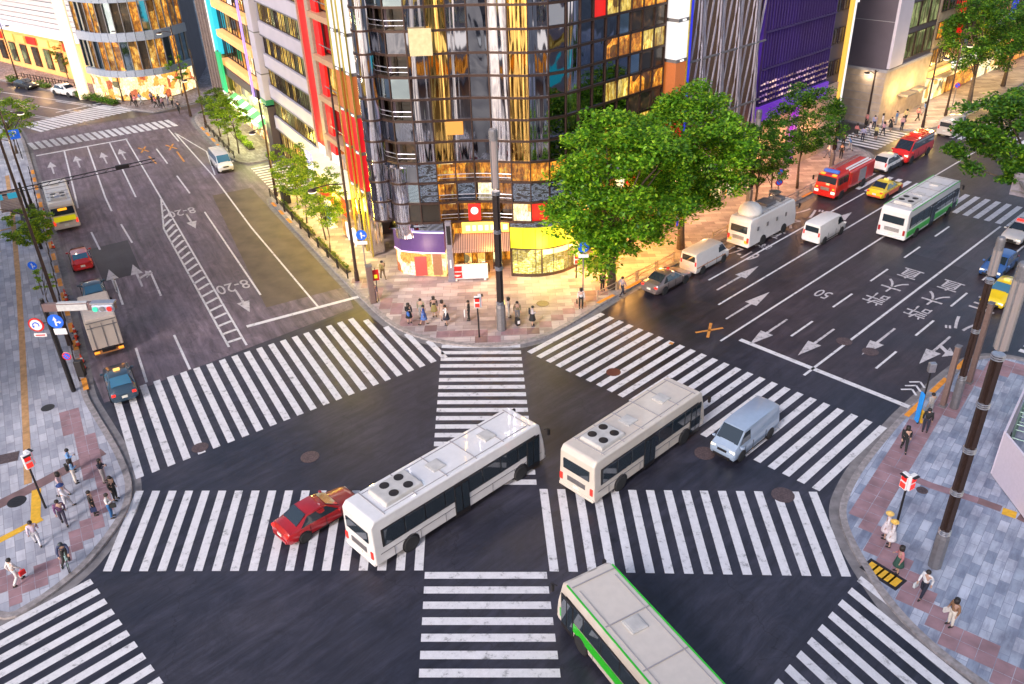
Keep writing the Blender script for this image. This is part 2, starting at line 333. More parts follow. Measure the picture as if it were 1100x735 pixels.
# ---- crosswalks
def isect(p, d, a, b):
    e = b-a; den = d.x*e.y-d.y*e.x; q = a-p
    return (q.x*e.y-q.y*e.x)/den
def zebra(name, L0, L1, n, d=None, uppers=None, U0=None, U1=None, wd=.45, z=.012, m=M_LINE, length=8):
    g = MB(); a0, a1 = G(*L0), G(*L1); u = (a1-a0).normalized()
    for i in range(n):
        t = i/(n-1); a = a0.lerp(a1, t)
        if U0: b = G(*U0).lerp(G(*U1), t)
        elif uppers: b = a+d*min(isect(a, d, G(*x), G(*y)) for x, y in uppers)
        else: b = a+d*length
        w2 = wd/abs((b-a).normalized().cross(u).z) if not d else wd
        g.sheet([a, a+u*w2, b+u*w2, b], z)
    return struct(g, name, m)
zebra('crosswalk', (146.3, 515), (475, 385.7), 24, dA, [((156, 413), (391, 338)), ((405, 350), (478, 374.5))])
zebra('crosswalk', (566, 378), (872, 524), 25, dB, [((644.7, 336), (948, 458))])
zebra('crosswalk', (97, 622), (171, 727), 10, -dB, length=9)
zebra('crosswalk', (925, 619), (836, 729), 9, -dA, length=10)
zebra('crosswalk', (110.5, 614), (445, 613), 18, U0=(146, 527.5), U1=(451, 527))
zebra('crosswalk', (590.5, 614), (904, 619.5), 16, U0=(579.5, 525.5), U1=(868.5, 528.5))
zebra('crosswalk', (462.7, 521), (474.4, 374), 18, U0=(576.5, 521), U1=(559, 373.5))
zebra('crosswalk', (447.5, 770), (456, 622), 9, U0=(608, 770), U1=(588, 622))
zebra('crosswalk', (36.5, 161), (187, 136), 21, U0=(29, 154), U1=(176, 129.5), wd=.55)
zebra('crosswalk', (21, 135), (112, 112.5), 19, U0=(44, 142), U1=(150, 117.5), wd=.5)
zebra('crosswalk', (886, 231), (999, 138), 12, U0=(0, 0), U1=(0, 0)) if 0 else None
def zebraB(s0, s1, o0, o1, n, m=M_LINE):        # stripes along B spread across it
    g = MB()
    for i in range(n):
        o = o0+(o1-o0)*i/(n-1); g.sheet([PB(s0, o), PB(s0, o+.5), PB(s1, o+.5), PB(s1, o)], .012)
    struct(g, 'crosswalk', m)
zebraB(80.5, 86, -37.4, -15.4, 24); zebraB(103, 108, -37.4, -15.4, 24)
def zebraN(o0, o1, s0, s1, n, fr=PA, m=M_LINE):
    g = MB()
    for i in range(n):
        s = s0+(s1-s0)*i/(n-1); g.sheet([fr(s, o0), fr(s+.45, o0), fr(s+.45, o1), fr(s, o1)], .012)
    struct(g, 'crosswalk', m)
zebraN(19.6, 23.8, 87.2, 96, 11)
zebraN(-44.5, -39.5, 93.6, 101, 9, PB)
zebraN(-12.5, -7.5, 58.6, 64, 7, PB)
# ---- lane markings
g = MB()
def ln(a, b, wd=.16, z=.013): ribbon(g, [a, b], wd, z)
A = lambda x, y: G(x, y)
ln(A(39, 167.5), A(137, 149.5), .4); ln(A(69, 162), A(84, 224), .17)
for p, q in (((98, 249.5), (107.5, 268.5)), ((123, 301.5), (132, 327.5)), ((146, 374), (157.7, 411)), ((113, 212), (120, 227)), ((130, 241), (142, 261)), ((161, 291), (173, 318)), ((187, 360), (204, 397)), ((168, 160), (180, 176)), ((190, 189), (204, 208))): ln(A(*p), A(*q), .17)
ln(A(94, 157.5), A(113, 212), .17); ln(A(117.5, 153), A(146, 212), .17); ln(A(135, 149), A(173, 213)); ln(A(173, 213), A(265, 371)); ln(A(173, 214), A(176, 246)); ln(A(176, 246), A(246, 373))
ln(A(219.8, 227.8), A(280, 317)); ln(A(181, 139), A(192, 152)); ln(A(188, 143), A(228, 188)); ln(A(228, 188), A(270, 244.6)); ln(A(270, 244.6), A(342, 330)); ln(A(188, 143), A(222, 163), .14); ln(A(222, 163), A(231, 188), .14)
ln(A(265, 351), A(385, 319), .4)
for i in range(22):          # hatching of the median
    t = (i+.5)/22; a = A(173.5, 218).lerp(A(262, 368), t)
    r = A(176, 246).lerp(A(246, 373), max(0, (t-.17)/.83)) if t > .17 else A(173, 216).lerp(A(176, 246), t/.17)
    a2 = r; ln(a, a2, .3)
ln(PB(53.5, -34.2), PB(80, -34.2)); ln(PB(50.5, -31.2), PB(80, -31.2)); ln(PB(46, -27.95), PB(80, -27.95))
for s in range(50, 80, 6): ln(PB(s, -24.7), PB(s+3, -24.7)); ln(PB(s, -18.4), PB(s+3, -18.4))
ln(PB(46, -21.4), PB(80, -21.4), .18)
ln(A(795, 365), A(978, 438), .4)
for o in (-34.2, -31.2, -28, -24.7, -21.4, -18.4): ln(PB(109, o), PB(170, o))
ln(PB(88, -31.2), PB(102, -31.2))
for p, q in (((0, 118), (60, 128)), ((0, 108), (85, 121)), ((0, 99), (120, 116)), ((20, 124), (70, 130)), ((60, 109), (119, 117.5))): ln(A(*p), A(*q), .2)
ln(A(60, 121), A(118, 109), .35)
for k in range(3): ln(PB(50.4-k*.6, -15.6), PB(49.9-k*.6, -15.1), .14); ln(PB(50.4-k*.6, -15.6), PB(49.9-k*.6, -16.1), .14)
struct(g, 'lane_marking', M_LINE)
g = MB()
def arrow(P, d, L=5.0, turn=None):
    d = d.normalized(); n = Vector((d.y, -d.x, 0)); pt = lambda a, b: P+d*a+n*b
    g.sheet([pt(0, -.08), pt(0, .08), pt(L*.55, .1), pt(L*.55, -.1)], .013); g.sheet([pt(L*.55, -.5), pt(L*.55, .5), pt(L, 0)], .013)
    if turn: g.sheet([pt(L*.3, 0), pt(L*.38, 0), pt(L*.5, .75*turn), pt(L*.42, .75*turn)], .0131); g.sheet([pt(L*.3, .6*turn), pt(L*.62, .7*turn), pt(L*.46, 1.25*turn)], .0132)
for p in ((58, 187), (86, 180), (115, 176), (135, 172), (126, 314), (153, 308)): arrow(G(*p), dA, 5.2, 1 if p[0] == 153 else None)
for p in ((200, 230), (253, 312)): arrow(G(*p), -dA, 4.5)
arrow(PB(52.5, -32.7), dB, 6); arrow(PB(49, -29.5), dB, 6); arrow(PB(69.5, -32.7), dB, 5); arrow(PB(57.5, -16.6), -dB, 5, -1); arrow(PB(56, -19.9), -dB, 5); arrow(PB(53, -23), -dB, 5); arrow(PB(52, -26.2), -dB, 5)
struct(g, 'road_arrow_marking', M_LINE2)
g = MB()
for p in ((858, 360), (860, 372)): pass
for c, az in ((G(154, 161), 0), (G(184, 158), 0)):
    for a in (.35, -.35):
        d = Vector((math.sin(AZA+a), math.cos(AZA+a), 0)); ln(c-d*1.3, c+d*1.3, .22, .0135)
ln(G(160, 168), G(168, 176), .2); ln(G(190, 163), G(198, 174), .2); ln(G(720, 370), G(722, 368), .3)
for c in (G(762, 355),):
    for a in (.5, -.5):
        d = Vector((math.sin(AZB+a), math.cos(AZB+a), 0)); ln(c-d*1.1, c+d*1.1, .2, .0135)
struct(g, 'orange_marking', M_YEL)
def rtext(body, P, heading, size, sy=2.0, sx=1.0):
    o = text_mesh(body, size, M_LINE2, 'road_lettering', 0, sx, sy, bold=.005*size); o.location = (P.x, P.y, .015); o.rotation_euler = (0, 0, heading-R(90)); tag(o, kind='structure')
HB, HA = RB, RA
rtext('専', PB(64.8, -35.6), HB, 1.7, 1.6, 1.3); rtext('ス', PB(68.2, -35.7), HB, 1.8, 1.7, 1.2); rtext('バ', PB(71.6, -35.7), HB, 1.8, 1.7, 1.2)
rtext('17-19', PB(59.6, -35.2), HB, 1.3, 1.9, 1.0); rtext('7:30-9:30', PB(57, -35.5) if 0 else PB(62.2, -34.9), HB, .75, 1.9, .7)
for o in (-19.8, -23.0):
    rtext('許', PB(59.6, o), HB+math.pi, 1.35, 1.7, 1.25); rtext('大', PB(62.5, o), HB+math.pi, 1.45, 1.8, 1.2); rtext('直', PB(65.5, o), HB+math.pi, 1.3, 1.7, 1.3)
rtext('バ', PB(60, -16.6), HB+math.pi, 1.7, 1.7, 1.2); rtext('左', PB(64, -16.6), HB+math.pi, 1.7, 1.8, 1.2)
rtext('8-20', G(195, 228), HA+math.pi, 1.5, 1.7, 1.0); rtext('8-20', G(250, 308), HA+math.pi, 1.5, 1.7, 1.0); rtext('50', PB(57.5, -26.3), HB+math.pi, 1.2, 1.6)
rtext('BUS ONLY', PA(99.5, 16.8), HA+math.pi, .9, 1.3) if 0 else None
# ---- manhole covers
def manhole(px, py, r, z, m, label):
    P = G(px, py); g = MB(); g.lathe([(r, 0), (r, z+.006), (r*.93, z+.012), (r*.9, z+.007)], 28); g.box((0, 0, z+.009), (r*1.3, .05, .008)); g.box((0, 0, z+.009), (.05, r*1.3, .006)); g.box((0, r*.4, z+.009), (r*1.0, .04, .006)); g.box((0, -r*.4, z+.009), (r*1.0, .04, .006))
    o = g.build('manhole_cover', m); o.location = (P.x, P.y, 0); tag(o, label, 'manhole cover')
M_MH = mat('iron_cover', (.13, .09, .09), .5, .4, noise=.3, scale=9)
manhole(333, 491, .55, .012, M_MH, 'round rusty manhole cover alone on dark asphalt in the middle of the crossing')
manhole(659, 400, .5, .016, mat('iron_red', (.16, .05, .04), .5, .3), 'reddish manhole cover among the eastern zebra stripes')
manhole(757, 487, .6, .012, M_MH, 'dark manhole cover in front of the eastern zebra')
manhole(841, 532, .62, .016, M_MH, 'large blackish manhole cover by the right end of the long zebra')
manhole(907, 367, .55, .018, M_MH, 'pale manhole cover beyond the eastern stop line, farther of two')
manhole(935, 378, .55, .018, M_MH, 'manhole cover beyond the eastern stop line beside the arrow, nearer of two')
manhole(215, 481, .5, .012, M_MH, 'flat manhole cover below the left zebra stripes')
manhole(19, 541, .5, .145, M_BLK, 'black manhole cover on the west pavement beside the yellow tactile line')
manhole(52, 440, .42, .145, M_BLK, 'dark blue round cover on the pale west pavement')
manhole(583, 328, .5, .145, M_MH, 'manhole cover on the yellow-lit corner pavement')
manhole(990, 529, .3, .145, M_MH, 'small cover on the blue-grey east pavement')
g = MB(); g.box((0, 0, .15), (1.1, 1.0, .02)); g.box((0, 0, .163), (.9, .8, .008)); g.box((0, 0, .17), (.2, .2, .01)); o = g.build('access_cover', M_MH); o.location = (*G(10, 494).xy, 0); o.rotation_euler = (0, 0, R(20)); tag(o, 'square steel access cover on the west pavement', 'access cover')
# ================================================================== BUILDINGS
def wpos(t, sc):
    ge = t.nodes.new('ShaderNodeNewGeometry'); mp = t.nodes.new('ShaderNodeMapping'); mp.inputs['Rotation'].default_value = (0, 0, 0); mp.inputs['Scale'].default_value = sc
    t.links.new(ge.outputs['Position'], mp.inputs[0]); return mp.outputs[0]
def lit(name, stops, scale=2, stretch=(1, 1, 1), st=1.0, rough=.15, detail=4, kind='noise', spec=.5):
    m, t, b = nodes(name); v = wpos(t, stretch)
    if kind == 'cells': n = N(t, 'TexVoronoi', Scale=scale, distance='CHEBYCHEV'); f = n.outputs['Color']
    else: n = N(t, 'TexNoise', Scale=scale, Detail=detail, Roughness=.7); f = n.outputs['Fac']
    t.links.new(v, n.inputs['Vector'])
    if kind == 'cells':
        sp = N(t, 'SeparateColor'); t.links.new(f, sp.inputs[0]); f = sp.outputs[0]
    c = ramp(t, f, stops, 'CONSTANT' if kind == 'cells' else 'LINEAR')
    if kind == 'noise' and st > .5:
        v3 = wpos(t, (.62, .62, .62)); vo = N(t, 'TexVoronoi', Scale=1.0, distance='CHEBYCHEV', Randomness=.7); t.links.new(v3, vo.inputs['Vector']); sp = N(t, 'SeparateColor'); t.links.new(vo.outputs['Color'], sp.inputs[0])
        k = ramp(t, sp.outputs[0], [(0, (.12, .1, .1)), (.35, (.5, .45, .42)), (.7, (1, 1, 1)), (1, (1.5, 1.4, 1.3))]); c = mixc(t, 1, c, k, 'MULTIPLY')
        v4 = wpos(t, (5, 5, 1.2)); n4 = N(t, 'TexNoise', Scale=1.6, Detail=5, Roughness=.8); t.links.new(v4, n4.inputs['Vector']); k4 = ramp(t, n4.outputs['Fac'], [(.38, (.15,)*3), (.5, (.9,)*3), (.7, (1.7,)*3)]); c = mixc(t, .8, c, k4, 'MULTIPLY')
    if kind == 'cells':
        v4 = wpos(t, (4, 4, 2.2)); n4 = N(t, 'TexNoise', Scale=1.5, Detail=6, Roughness=.8); t.links.new(v4, n4.inputs['Vector']); k4 = ramp(t, n4.outputs['Fac'], [(.36, (.12, .09, .06)), (.5, (.8, .75, .7)), (.68, (1.5, 1.4, 1.3))]); c = mixc(t, .85, c, k4, 'MULTIPLY')
    t.links.new(c, b.inputs['Emission Color']); b.inputs['Emission Strength'].default_value = st*.7
    b.inputs['Base Color'].default_value = (.03, .025, .02, 1); b.inputs['Roughness'].default_value = rough; return m
OR, YE, BR, DK, WH = (1, .42, .04), (1, .72, .12), (.3, .1, .015), (.03, .012, .008), (1, .88, .6)
L_AMBER = lit('lit_room_amber', [(0, DK), (.38, BR), (.5, (.75, .25, .02)), (.58, OR), (.68, YE), (.8, WH)], 2.2, (1.4, 1.4, .8), .85)
L_YELL = lit('lit_room_yellow', [(.2, DK), (.4, (.45, .2, .02)), (.52, YE), (.62, (1, .8, .3)), (.75, WH)], 1.4, (3, 3, .5), .8)
L_SHOP = lit('lit_shop', [(0, (1, .8, .42)), (.3, (.85, .38, .07)), (.45, (.5, .12, .04)), (.52, (1, .86, .6)), (.8, (.16, .14, .07)), (.88, (1, .6, .2))], 1.0, (1.1, 1.1, .9), 1.3, kind='cells')
L_SHELF = lit('lit_shelves', [(.3, (.12, .09, .01)), (.45, (.7, .55, .08)), (.55, (1, .85, .25)), (.7, (1, 1, .8))], 3.5, (1, 1, 3), 1.0)
L_GREEN = lit('lit_room_green', [(.3, (.02, .03, .02)), (.5, (.2, .25, .1)), (.7, (.6, .6, .3))], 1.0, (1, 1, .3), .7)
L_DIM = lit('dim_room', [(.35, (.004, .004, .006)), (.55, (.05, .03, .015)), (.7, (.25, .12, .04))], 1.2, (1, 1, 1), .6)
L_PUR = lit('lit_purple', [(.3, (.015, .004, .07)), (.5, (.06, .015, .3)), (.7, (.16, .05, .75))], .35, (1, 1, .35), .42, detail=6)
L_GRAPH = lit('printed_glass', [(0, (.01, .012, .02)), (.45, (.02, .03, .05)), (.5, (.35, .42, .55)), (.55, (.02, .03, .04)), (.62, (.3, .35, .5)), (.68, (.01, .01, .02))], 1.6, (1, 1, 2.5), .5, detail=1)
def mirror(name, tint, bump, sc, rough=.035):
    m, t, b = nodes(name); v = wpos(t, sc); n = N(t, 'TexNoise', Scale=1.0, Detail=2, Roughness=.5, Distortion=.4); t.links.new(v, n.inputs['Vector'])
    bp = N(t, 'Bump', Strength=bump, Distance=.35); t.links.new(n.outputs['Fac'], bp.inputs['Height']); t.links.new(bp.outputs[0], b.inputs['Normal'])
    b.inputs['Base Color'].default_value = (*tint, 1); b.inputs['Metallic'].default_value = 1; b.inputs['Roughness'].default_value = rough; return m
M_MIR = mirror('mirror_glass', (.48, .46, .5), .75, (1.0, 1.0, .05)); M_MIR2 = mirror('mirror_gold_reflection', (.85, .52, .15), .8, (1.3, 1.3, .05)); M_MIRD = mirror('mirror_dark', (.2, .21, .25), .2, (.5, .5, .2))  # gold tint paints in the reflected city lights on chosen pane columns
M_GLASS = mirror('window_glass', (.32, .4, .44), .04, (.4, .4, .4), .06)
M_STEELC = mirror('polished_steel', (.62, .6, .66), .7, (3, 3, .3), .1)
M_MULL = mat('bronze_mullion', (.06, .035, .03), .4, .5)
M_RED = mat('red_panel', (.62, .01, .012), .4, noise=.06, emis=(1, 0, 0), est=.18)
M_CONC = mat('concrete', (.34, .32, .33), .8, noise=.15, scale=.6, bump=.1); M_PANEL = mat('pale_panel', (.55, .5, .56), .5, noise=.06, scale=.5)
M_DARKP = mat('dark_panel', (.075, .055, .075), .5, noise=.15, scale=.7); M_STONE = mat('warm_stone', (.42, .33, .25), .7, noise=.15, scale=1.5, bump=.15)
M_SLAB = mat('beige_slab', (.5, .3, .18), .5, noise=.1); M_BEIGE = mat('beige_metal', (.5, .4, .3), .4, .3)
class Fac:
    """frontage: x along the street, y outward"""
    def __init__(s, name, label, cat, fr, s0, s1, off, H, depth=14, wall=None, group=None):
        s.A = fr is PA; s.W = abs(s1-s0); s.H = H; s.ys = 1 if s.A else -1
        s.root = thing(name, label, cat, fr(s0, off), RA if s.A else RB, group)
        if wall:
            g = MB(); g.box((s.W/2, -s.ys*(depth/2), H/2), (s.W, depth, H)); g.box((s.W/2, -s.ys*(depth/2), H+.25), (s.W-.6, depth-.6, .5)); g.box((s.W/2, -s.ys*depth*.5, H+1.4), (s.W*.5, depth*.4, 2.4)); g.build('wall', wall, s.root)
    def box(s, g, x0, x1, z0, z1, y0, y1, mi=0): g.box(((x0+x1)/2, s.ys*(y0+y1)/2, (z0+z1)/2), (x1-x0, abs(y1-y0), z1-z0), mi); return g
    def part(s, name, m, x0, x1, z0, z1, y0, y1, parent=None, bevel=0, label=None):
        g = MB(); s.box(g, x0, x1, z0, z1, y0, y1); o = g.build(name, m, parent or s.root, bevel=bevel)
        if label: o['label'] = label
        return o
    def windows(s, xs, zs, w, h, mats, frame=M_MULL, name='window', pane=True, mull=1):
        """each window a frame with a pane under it; copies share data"""
        g = MB(); t = .07
        for a in (0, w-t): s.box(g, a, a+t, 0, h, 0, .1)
        for a in (0, h-t): s.box(g, 0, w, a, a+t, .002, .12)
        for k in range(1, mull+1): s.box(g, w*k/(mull+1)-.03, w*k/(mull+1)+.03, t, h-t, .003, .09)
        fm = g.mesh(name, frame); pms = []
        for m in mats: g = MB(); s.box(g, t*.5, w-t*.5, t*.5, h-t*.5, .0, .04); pms.append(g.mesh('pane', m))
        for z in zs:
            for x in xs:
                o = bpy.data.objects.new(name, fm); SC.collection.objects.link(o); o.parent = s.root; o.location = (x, s.ys*.012, z)
                p = bpy.data.objects.new('pane', random.choice(pms)); SC.collection.objects.link(p); p.parent = o
# ---------------------------------------------------------------- corner building
core = thing('glass_corner_building', 'tall corner building of wavy mirror glass with gold reflections and lit shops below', 'building', (0, 64, 0))
def lp(P): return Vector((P[0], P[1]-64, 0))
plan = [PA(68.6, 24), PA(66, 24), PA(63.4, 23.95), Vector((-9.55, 65.0, 0)), Vector((-8.9, 64.2, 0)), Vector((-7.9, 63.8, 0)), Vector((-6, 63.7, 0)), Vector((-3.4, 63.9, 0)), Vector((-1.2, 63.8, 0)), Vector((.8, 63.2, 0)), Vector((2.6, 63.0, 0)), Vector((4.2, 63.5, 0)), Vector((5.3, 64.4, 0)), PB(49.6, -43.8), PB(54, -43.8), PB(58.6, -43.8)]
pl = smooth(plan, 1)
def resample(pl, step):
    L = [0]
    for a, b in zip(pl, pl[1:]): L.append(L[-1]+(b-a).length)
    n = round(L[-1]/step); out = []
    for i in range(n+1):
        d = L[-1]*i/n; j = max(k for k in range(len(L)) if L[k] <= d+1e-6); j = min(j, len(pl)-2)
        out.append(pl[j].lerp(pl[j+1], (d-L[j])/(L[j+1]-L[j])))
    return out
cols = [lp(p) for p in resample(pl, 1.5)]
NC = len(cols)-1
ROWS = [4.95, 6.6, 8.27, 9.9]+[9.9+1.63*k for k in range(1, 17)]
back = [lp(PB(58.6, -58)), lp(PA(68.6, 40))]
g = MB(); g.prism([(p.x, p.y) for p in poly_off(cols, .9)] + [(p.x, p.y) for p in back], 9.9, ROWS[-1]+1); g.prism([(p.x, p.y) for p in poly_off(cols, 4.5)] + [(p.x, p.y) for p in back], 0, 9.9)
g.build('core', M_DARKP, core)
def panel(g, a, b, z0, z1, y=0, th=.06, mi=0, inset=.0):
    t = (b-a).normalized(); n = Vector((t.y, -t.x, 0)); a2 = a+t*inset; b2 = b-t*inset
    g.prism([(*(a2+n*y).xy,), (*(b2+n*y).xy,), (*(b2+n*(y-th)).xy,), (*(a2+n*(y-th)).xy,)], z0, z1, mi)
PM = [M_MIR, M_MIR2, M_MIRD, L_AMBER, L_YELL, L_DIM, L_GRAPH, M_GWHITE, M_GRED, L_SHOP, M_GLASS]
cx_ = [(cols[i].x+cols[i+1].x)/2 for i in range(NC)]
for r in range(len(ROWS)-1):
    z0, z1 = ROWS[r], ROWS[r+1]; g = MB()
    for i in range(NC):
        x = cx_[i]; bside = cols[i].x > 4.9; k = None; y = 0
        front = -9.3 < x < 4.9
        if front and -9.2 < x < -6.4 and r >= 3:
            if r % 2 == 1: g_rec = True; k = 5; y = -.85
            else: k = 10 if r % 4 else 2
        elif r == 0: k = [3, 9, 3, 9, 3, 9, 8][i % 7] if x > -5.5 else (5 if x < -6 else 2)
        elif r == 1: k = 6 if x > -6.5 else 10
        elif r == 2: k = 3 if x > -5 else (6 if x > -7 else 2)
        elif bside: k = [[2, 2, 2, 10, 5, 5, 5, 5], [2, 2, 4, 4, 3, 3, 3, 7], [2, 2, 2, 2, 10, 5, 5, 5], [2, 2, 3, 3, 3, 4, 4, 4]][r % 4][min(7, int((cols[i].x-4.9)/1.15))]
        else: k = [0, 1, 0, 0, 1, 0, 2, 0, 1, 1, 0, 2][int((x+10)/1.25) % 12]
        if bside and r == 9 and i % 7 == 3: k = 8
        notch = r < 3 and -5.0 < x < -.1
        if notch: y = [-2.4, -1.5, -.7][r]; k = [3, 9, 3][r] if r != 1 else [3, 6, 9, 3][i % 4]
        panel(g, cols[i], cols[i+1], z0+.02, z1-.02, y, .06, k)
        if notch: panel(g, cols[i], cols[i+1], z0-.08, z0+.06, .1, 3.6, 2); y = 0
        if y: panel(g, cols[i], cols[i+1], z0+.02, z0+.12, 0, .9, 5)
    g.build('glass_band', PM, core)
for r in range(3):
    ni = [i for i in range(NC) if -5.0 < cx_[i] < -.1]; a, b = cols[ni[0]], cols[ni[-1]+1]
    for p, mm in ((a, L_AMBER), (b, M_MIRD)): g = MB(); g.box((p.x, p.y+1.3, (ROWS[r]+ROWS[r+1])/2), (.08, 2.6, ROWS[r+1]-ROWS[r]-.1)); g.build('notch_side', mm, core)
    g = MB(); pts = [(cols[i].x, cols[i].y-.02, ROWS[r]+.62) for i in ni+[ni[-1]+1]]; g.tube(pts, .035, 6); g.tube([(x, y, z-.3) for x, y, z in pts], .02, 5); [g.tube([(x, y, ROWS[r]), (x, y, z)], .02, 5) for x, y, z in pts]; g.build('notch_rail', M_STEEL, core)
    for i in ni: g = MB(); g.box(((cols[i].x+cols[i+1].x)/2, cols[i].y+.25, ROWS[r+1]-.16), (1.1, .12, .08)); g.build('strip_lamp', glow('strip_lamp', (1, .7, .35), 2.5), core)
for z in ROWS:
    g = MB()
    for i in range(NC): panel(g, cols[i], cols[i+1], z-.09, z+.09, .14, .2)
    g.build('transom', M_MULL, core)
g = MB()
for i, p in enumerate(cols):
    a = cols[max(i-1, 0)]; b = cols[min(i+1, NC)]; t = (b-a).normalized(); n = Vector((t.y, -t.x, 0)); q = p+n*.06
    g.box((q.x, q.y, (4.9+ROWS[-1])/2), (.09, .16, ROWS[-1]-4.9), rz=math.atan2(t.y, t.x))
g.build('mullion_grid', M_MULL, core)
for r in range(3, len(ROWS)-1, 2):      # rails of the open balconies
    pts = [p for p in cols if -9.6 < p.x < -6.2]; g = MB()
    g.tube([(p.x, p.y-.1, ROWS[r]+.75) for p in pts], .035, 6); g.tube([(p.x, p.y-.1, ROWS[r]+.4) for p in pts], .02, 6); [g.tube([(p.x, p.y-.1, ROWS[r]), (p.x, p.y-.1, ROWS[r]+.75)], .02, 5) for p in pts]
    g.build('balcony_rail', M_STEEL, core)
# columns of rounded mirror glass at the edges of the balconies
for (x, y, rr, z0, z1, nm, mm) in ((-10.0, 65.3, .95, 4.9, 36, 'mirror_column', M_MIR), (-8.3, 64.6, .9, 3.6, 9.5, 'steel_column', M_STEELC)):
    g = MB(); g.lathe([(rr, z0), (rr, z1)], 40, c=(x, y-64, 0)); g.build(nm, mm, core, smooth='auto')
    for z in ROWS:
        if z0 <= z <= z1: g = MB(); g.lathe([(rr+.06, z-.08), (rr+.06, z+.08)], 24, c=(x, y-64, 0)); g.build('column_ring', M_MULL, core)
def signpanel(x0, x1, z0, z1, y, mm, nm='sign_panel', label=None, th=.15):
    g = MB(); g.box(((x0+x1)/2, y-64, (z0+z1)/2), (x1-x0, th, z1-z0)); o = g.build(nm, mm, core, bevel=.03)
    if label: o['label'] = label
    return o
signpanel(-6.6, -4.95, 18.0, 19.9, 63.45, mat('lit_clock', (.3, .24, .15), .5, emis=(1, .75, .35), est=.3, noise=.3, scale=3), label='square lit panel glowing cream')
signpanel(-4.4, -3.1, 12.1, 13.1, 63.55, glow('lit_amber_sign', (1, .42, .06), .8, (.3, .12, .03)), label='small amber lit sign')
signpanel(-3.1, -2.1, 5.1, 6.5, 63.55, M_GRED, label='red sign with a white disc'); g = MB(); g.lathe([(.33, -63.42+0), (.33, -63.47)], 20, axis='y', c=(0, 0, 0)); 
g = MB(); g.lathe([(.3, -.03), (.3, .03)], 20, axis='y', c=(-2.6, -.56, 5.95)); g.build('white_disc', M_GWHITE, core)
# ground floor: round shop with yellow band
arc = [p for p in resample(pl, .5) if p.x > .2 and p.y < 66.2 and p.x < 6.6]
arc = [lp(p) for p in arc]; 
g = MB()
for a, b in zip(arc, arc[1:]): panel(g, a, b, 2.75, 4.5, .28, .3)
g.build('yellow_fascia', M_GYEL, core)
g = MB()
for a, b in zip(arc, arc[1:]): panel(g, a, b, .35, 2.6, .02, .1)
g.build('shop_window', L_SHELF, core)
g = MB()
for a, b in zip(arc, arc[1:]):
    panel(g, a, b, .14, .38, .12, .3); panel(g, a, b, 2.55, 2.78, .14, .3)
for i in (0, 5, len(arc)-1): a = arc[i]; g.box((a.x, a.y-.08, 1.4), (.14, .2, 2.4))
for i in range(1, len(arc), 3): a = arc[i]; g.box((a.x, a.y-.05, 1.4), (.04, .12, 2.4))
g.build('shop_frame', mat('shop_frame_bronze', (.08, .05, .04), .4, .4), core); g = MB()
for a, b in zip(arc, arc[1:]): panel(g, a, b, 4.5, 4.95, .1, .3)
g.build('printed_band', L_GRAPH, core)
g = MB()
for a, b in zip(arc[5:-1], arc[6:]): panel(g, a, b, 2.05, 2.5, .05, .02)
g.build('blind', mat('cream_blind', (.8, .62, .4), .7, emis=(1, .6, .25), est=.5), core)
# deep shop with awning, between the round shop and the grey post
g = MB(); g.box((-2.2, 2.6, 2.2), (4.6, .1, 4.4)); g.box((-4.45, 1.3, 2.2), (.1, 2.6, 4.4)); g.build('shop_interior', L_AMBER, core)
g = MB(); g.box((-2.2, 1.4, 4.82), (4.7, 2.7, .12)); g.build('soffit', mat('soffit_wood', (.4, .22, .1), .5), core)
g = MB(); g.add([(-4.3, -.2, 3.9), (.1, -.2, 3.9), (.1, -1.7, 3.15), (-4.5, -1.7, 3.15), (-4.3, -.2, 3.84), (.1, -.2, 3.84), (.1, -1.7, 3.09), (-4.5, -1.7, 3.09), (-4.5, -1.72, 2.85), (.1, -1.72, 2.85)], [(3, 2, 1, 0), (4, 5, 6, 7), (3, 7, 8), (2, 3, 8, 9), (0, 4, 7, 3), (1, 2, 6, 5)])
m, t, b = nodes('awning_stripes'); v = mapped(t); wv = N(t, 'TexWave', Scale=2.2); wv.bands_direction = 'X'; t.links.new(v, wv.inputs['Vector']); t.links.new(ramp(t, wv.outputs['Fac'], [(.45, (.12, .06, .04)), (.5, (.55, .33, .25))], 'CONSTANT'), b.inputs['Base Color'])
g.build('awning', m, core)
signpanel(-3.7, .1, 4.0, 4.9, 63.6, mat('lit_orange_sign', (.9, .5, .1), .5, emis=(1, .5, .06), est=1.1, noise=.1), 'shop_sign')
g = MB()
for k in range(7): g.box((-3.2+k*.5, -.52, 4.45), (.28 if k % 2 else .34, .06, .42)); 
g.build('sign_letters', glow('lit_letters', (1, .92, .7), 1.6), core)
for x in (-3.4, -2.3, -1.0):
    g = MB(); g.box((x, .9, 1.0), (.7, .5, 1.7)); g.box((x, .62, 1.3), (.6, .05, .9), 1); g.build('display_stand', [M_BROWNM, L_SHOP], core, bevel=.02)
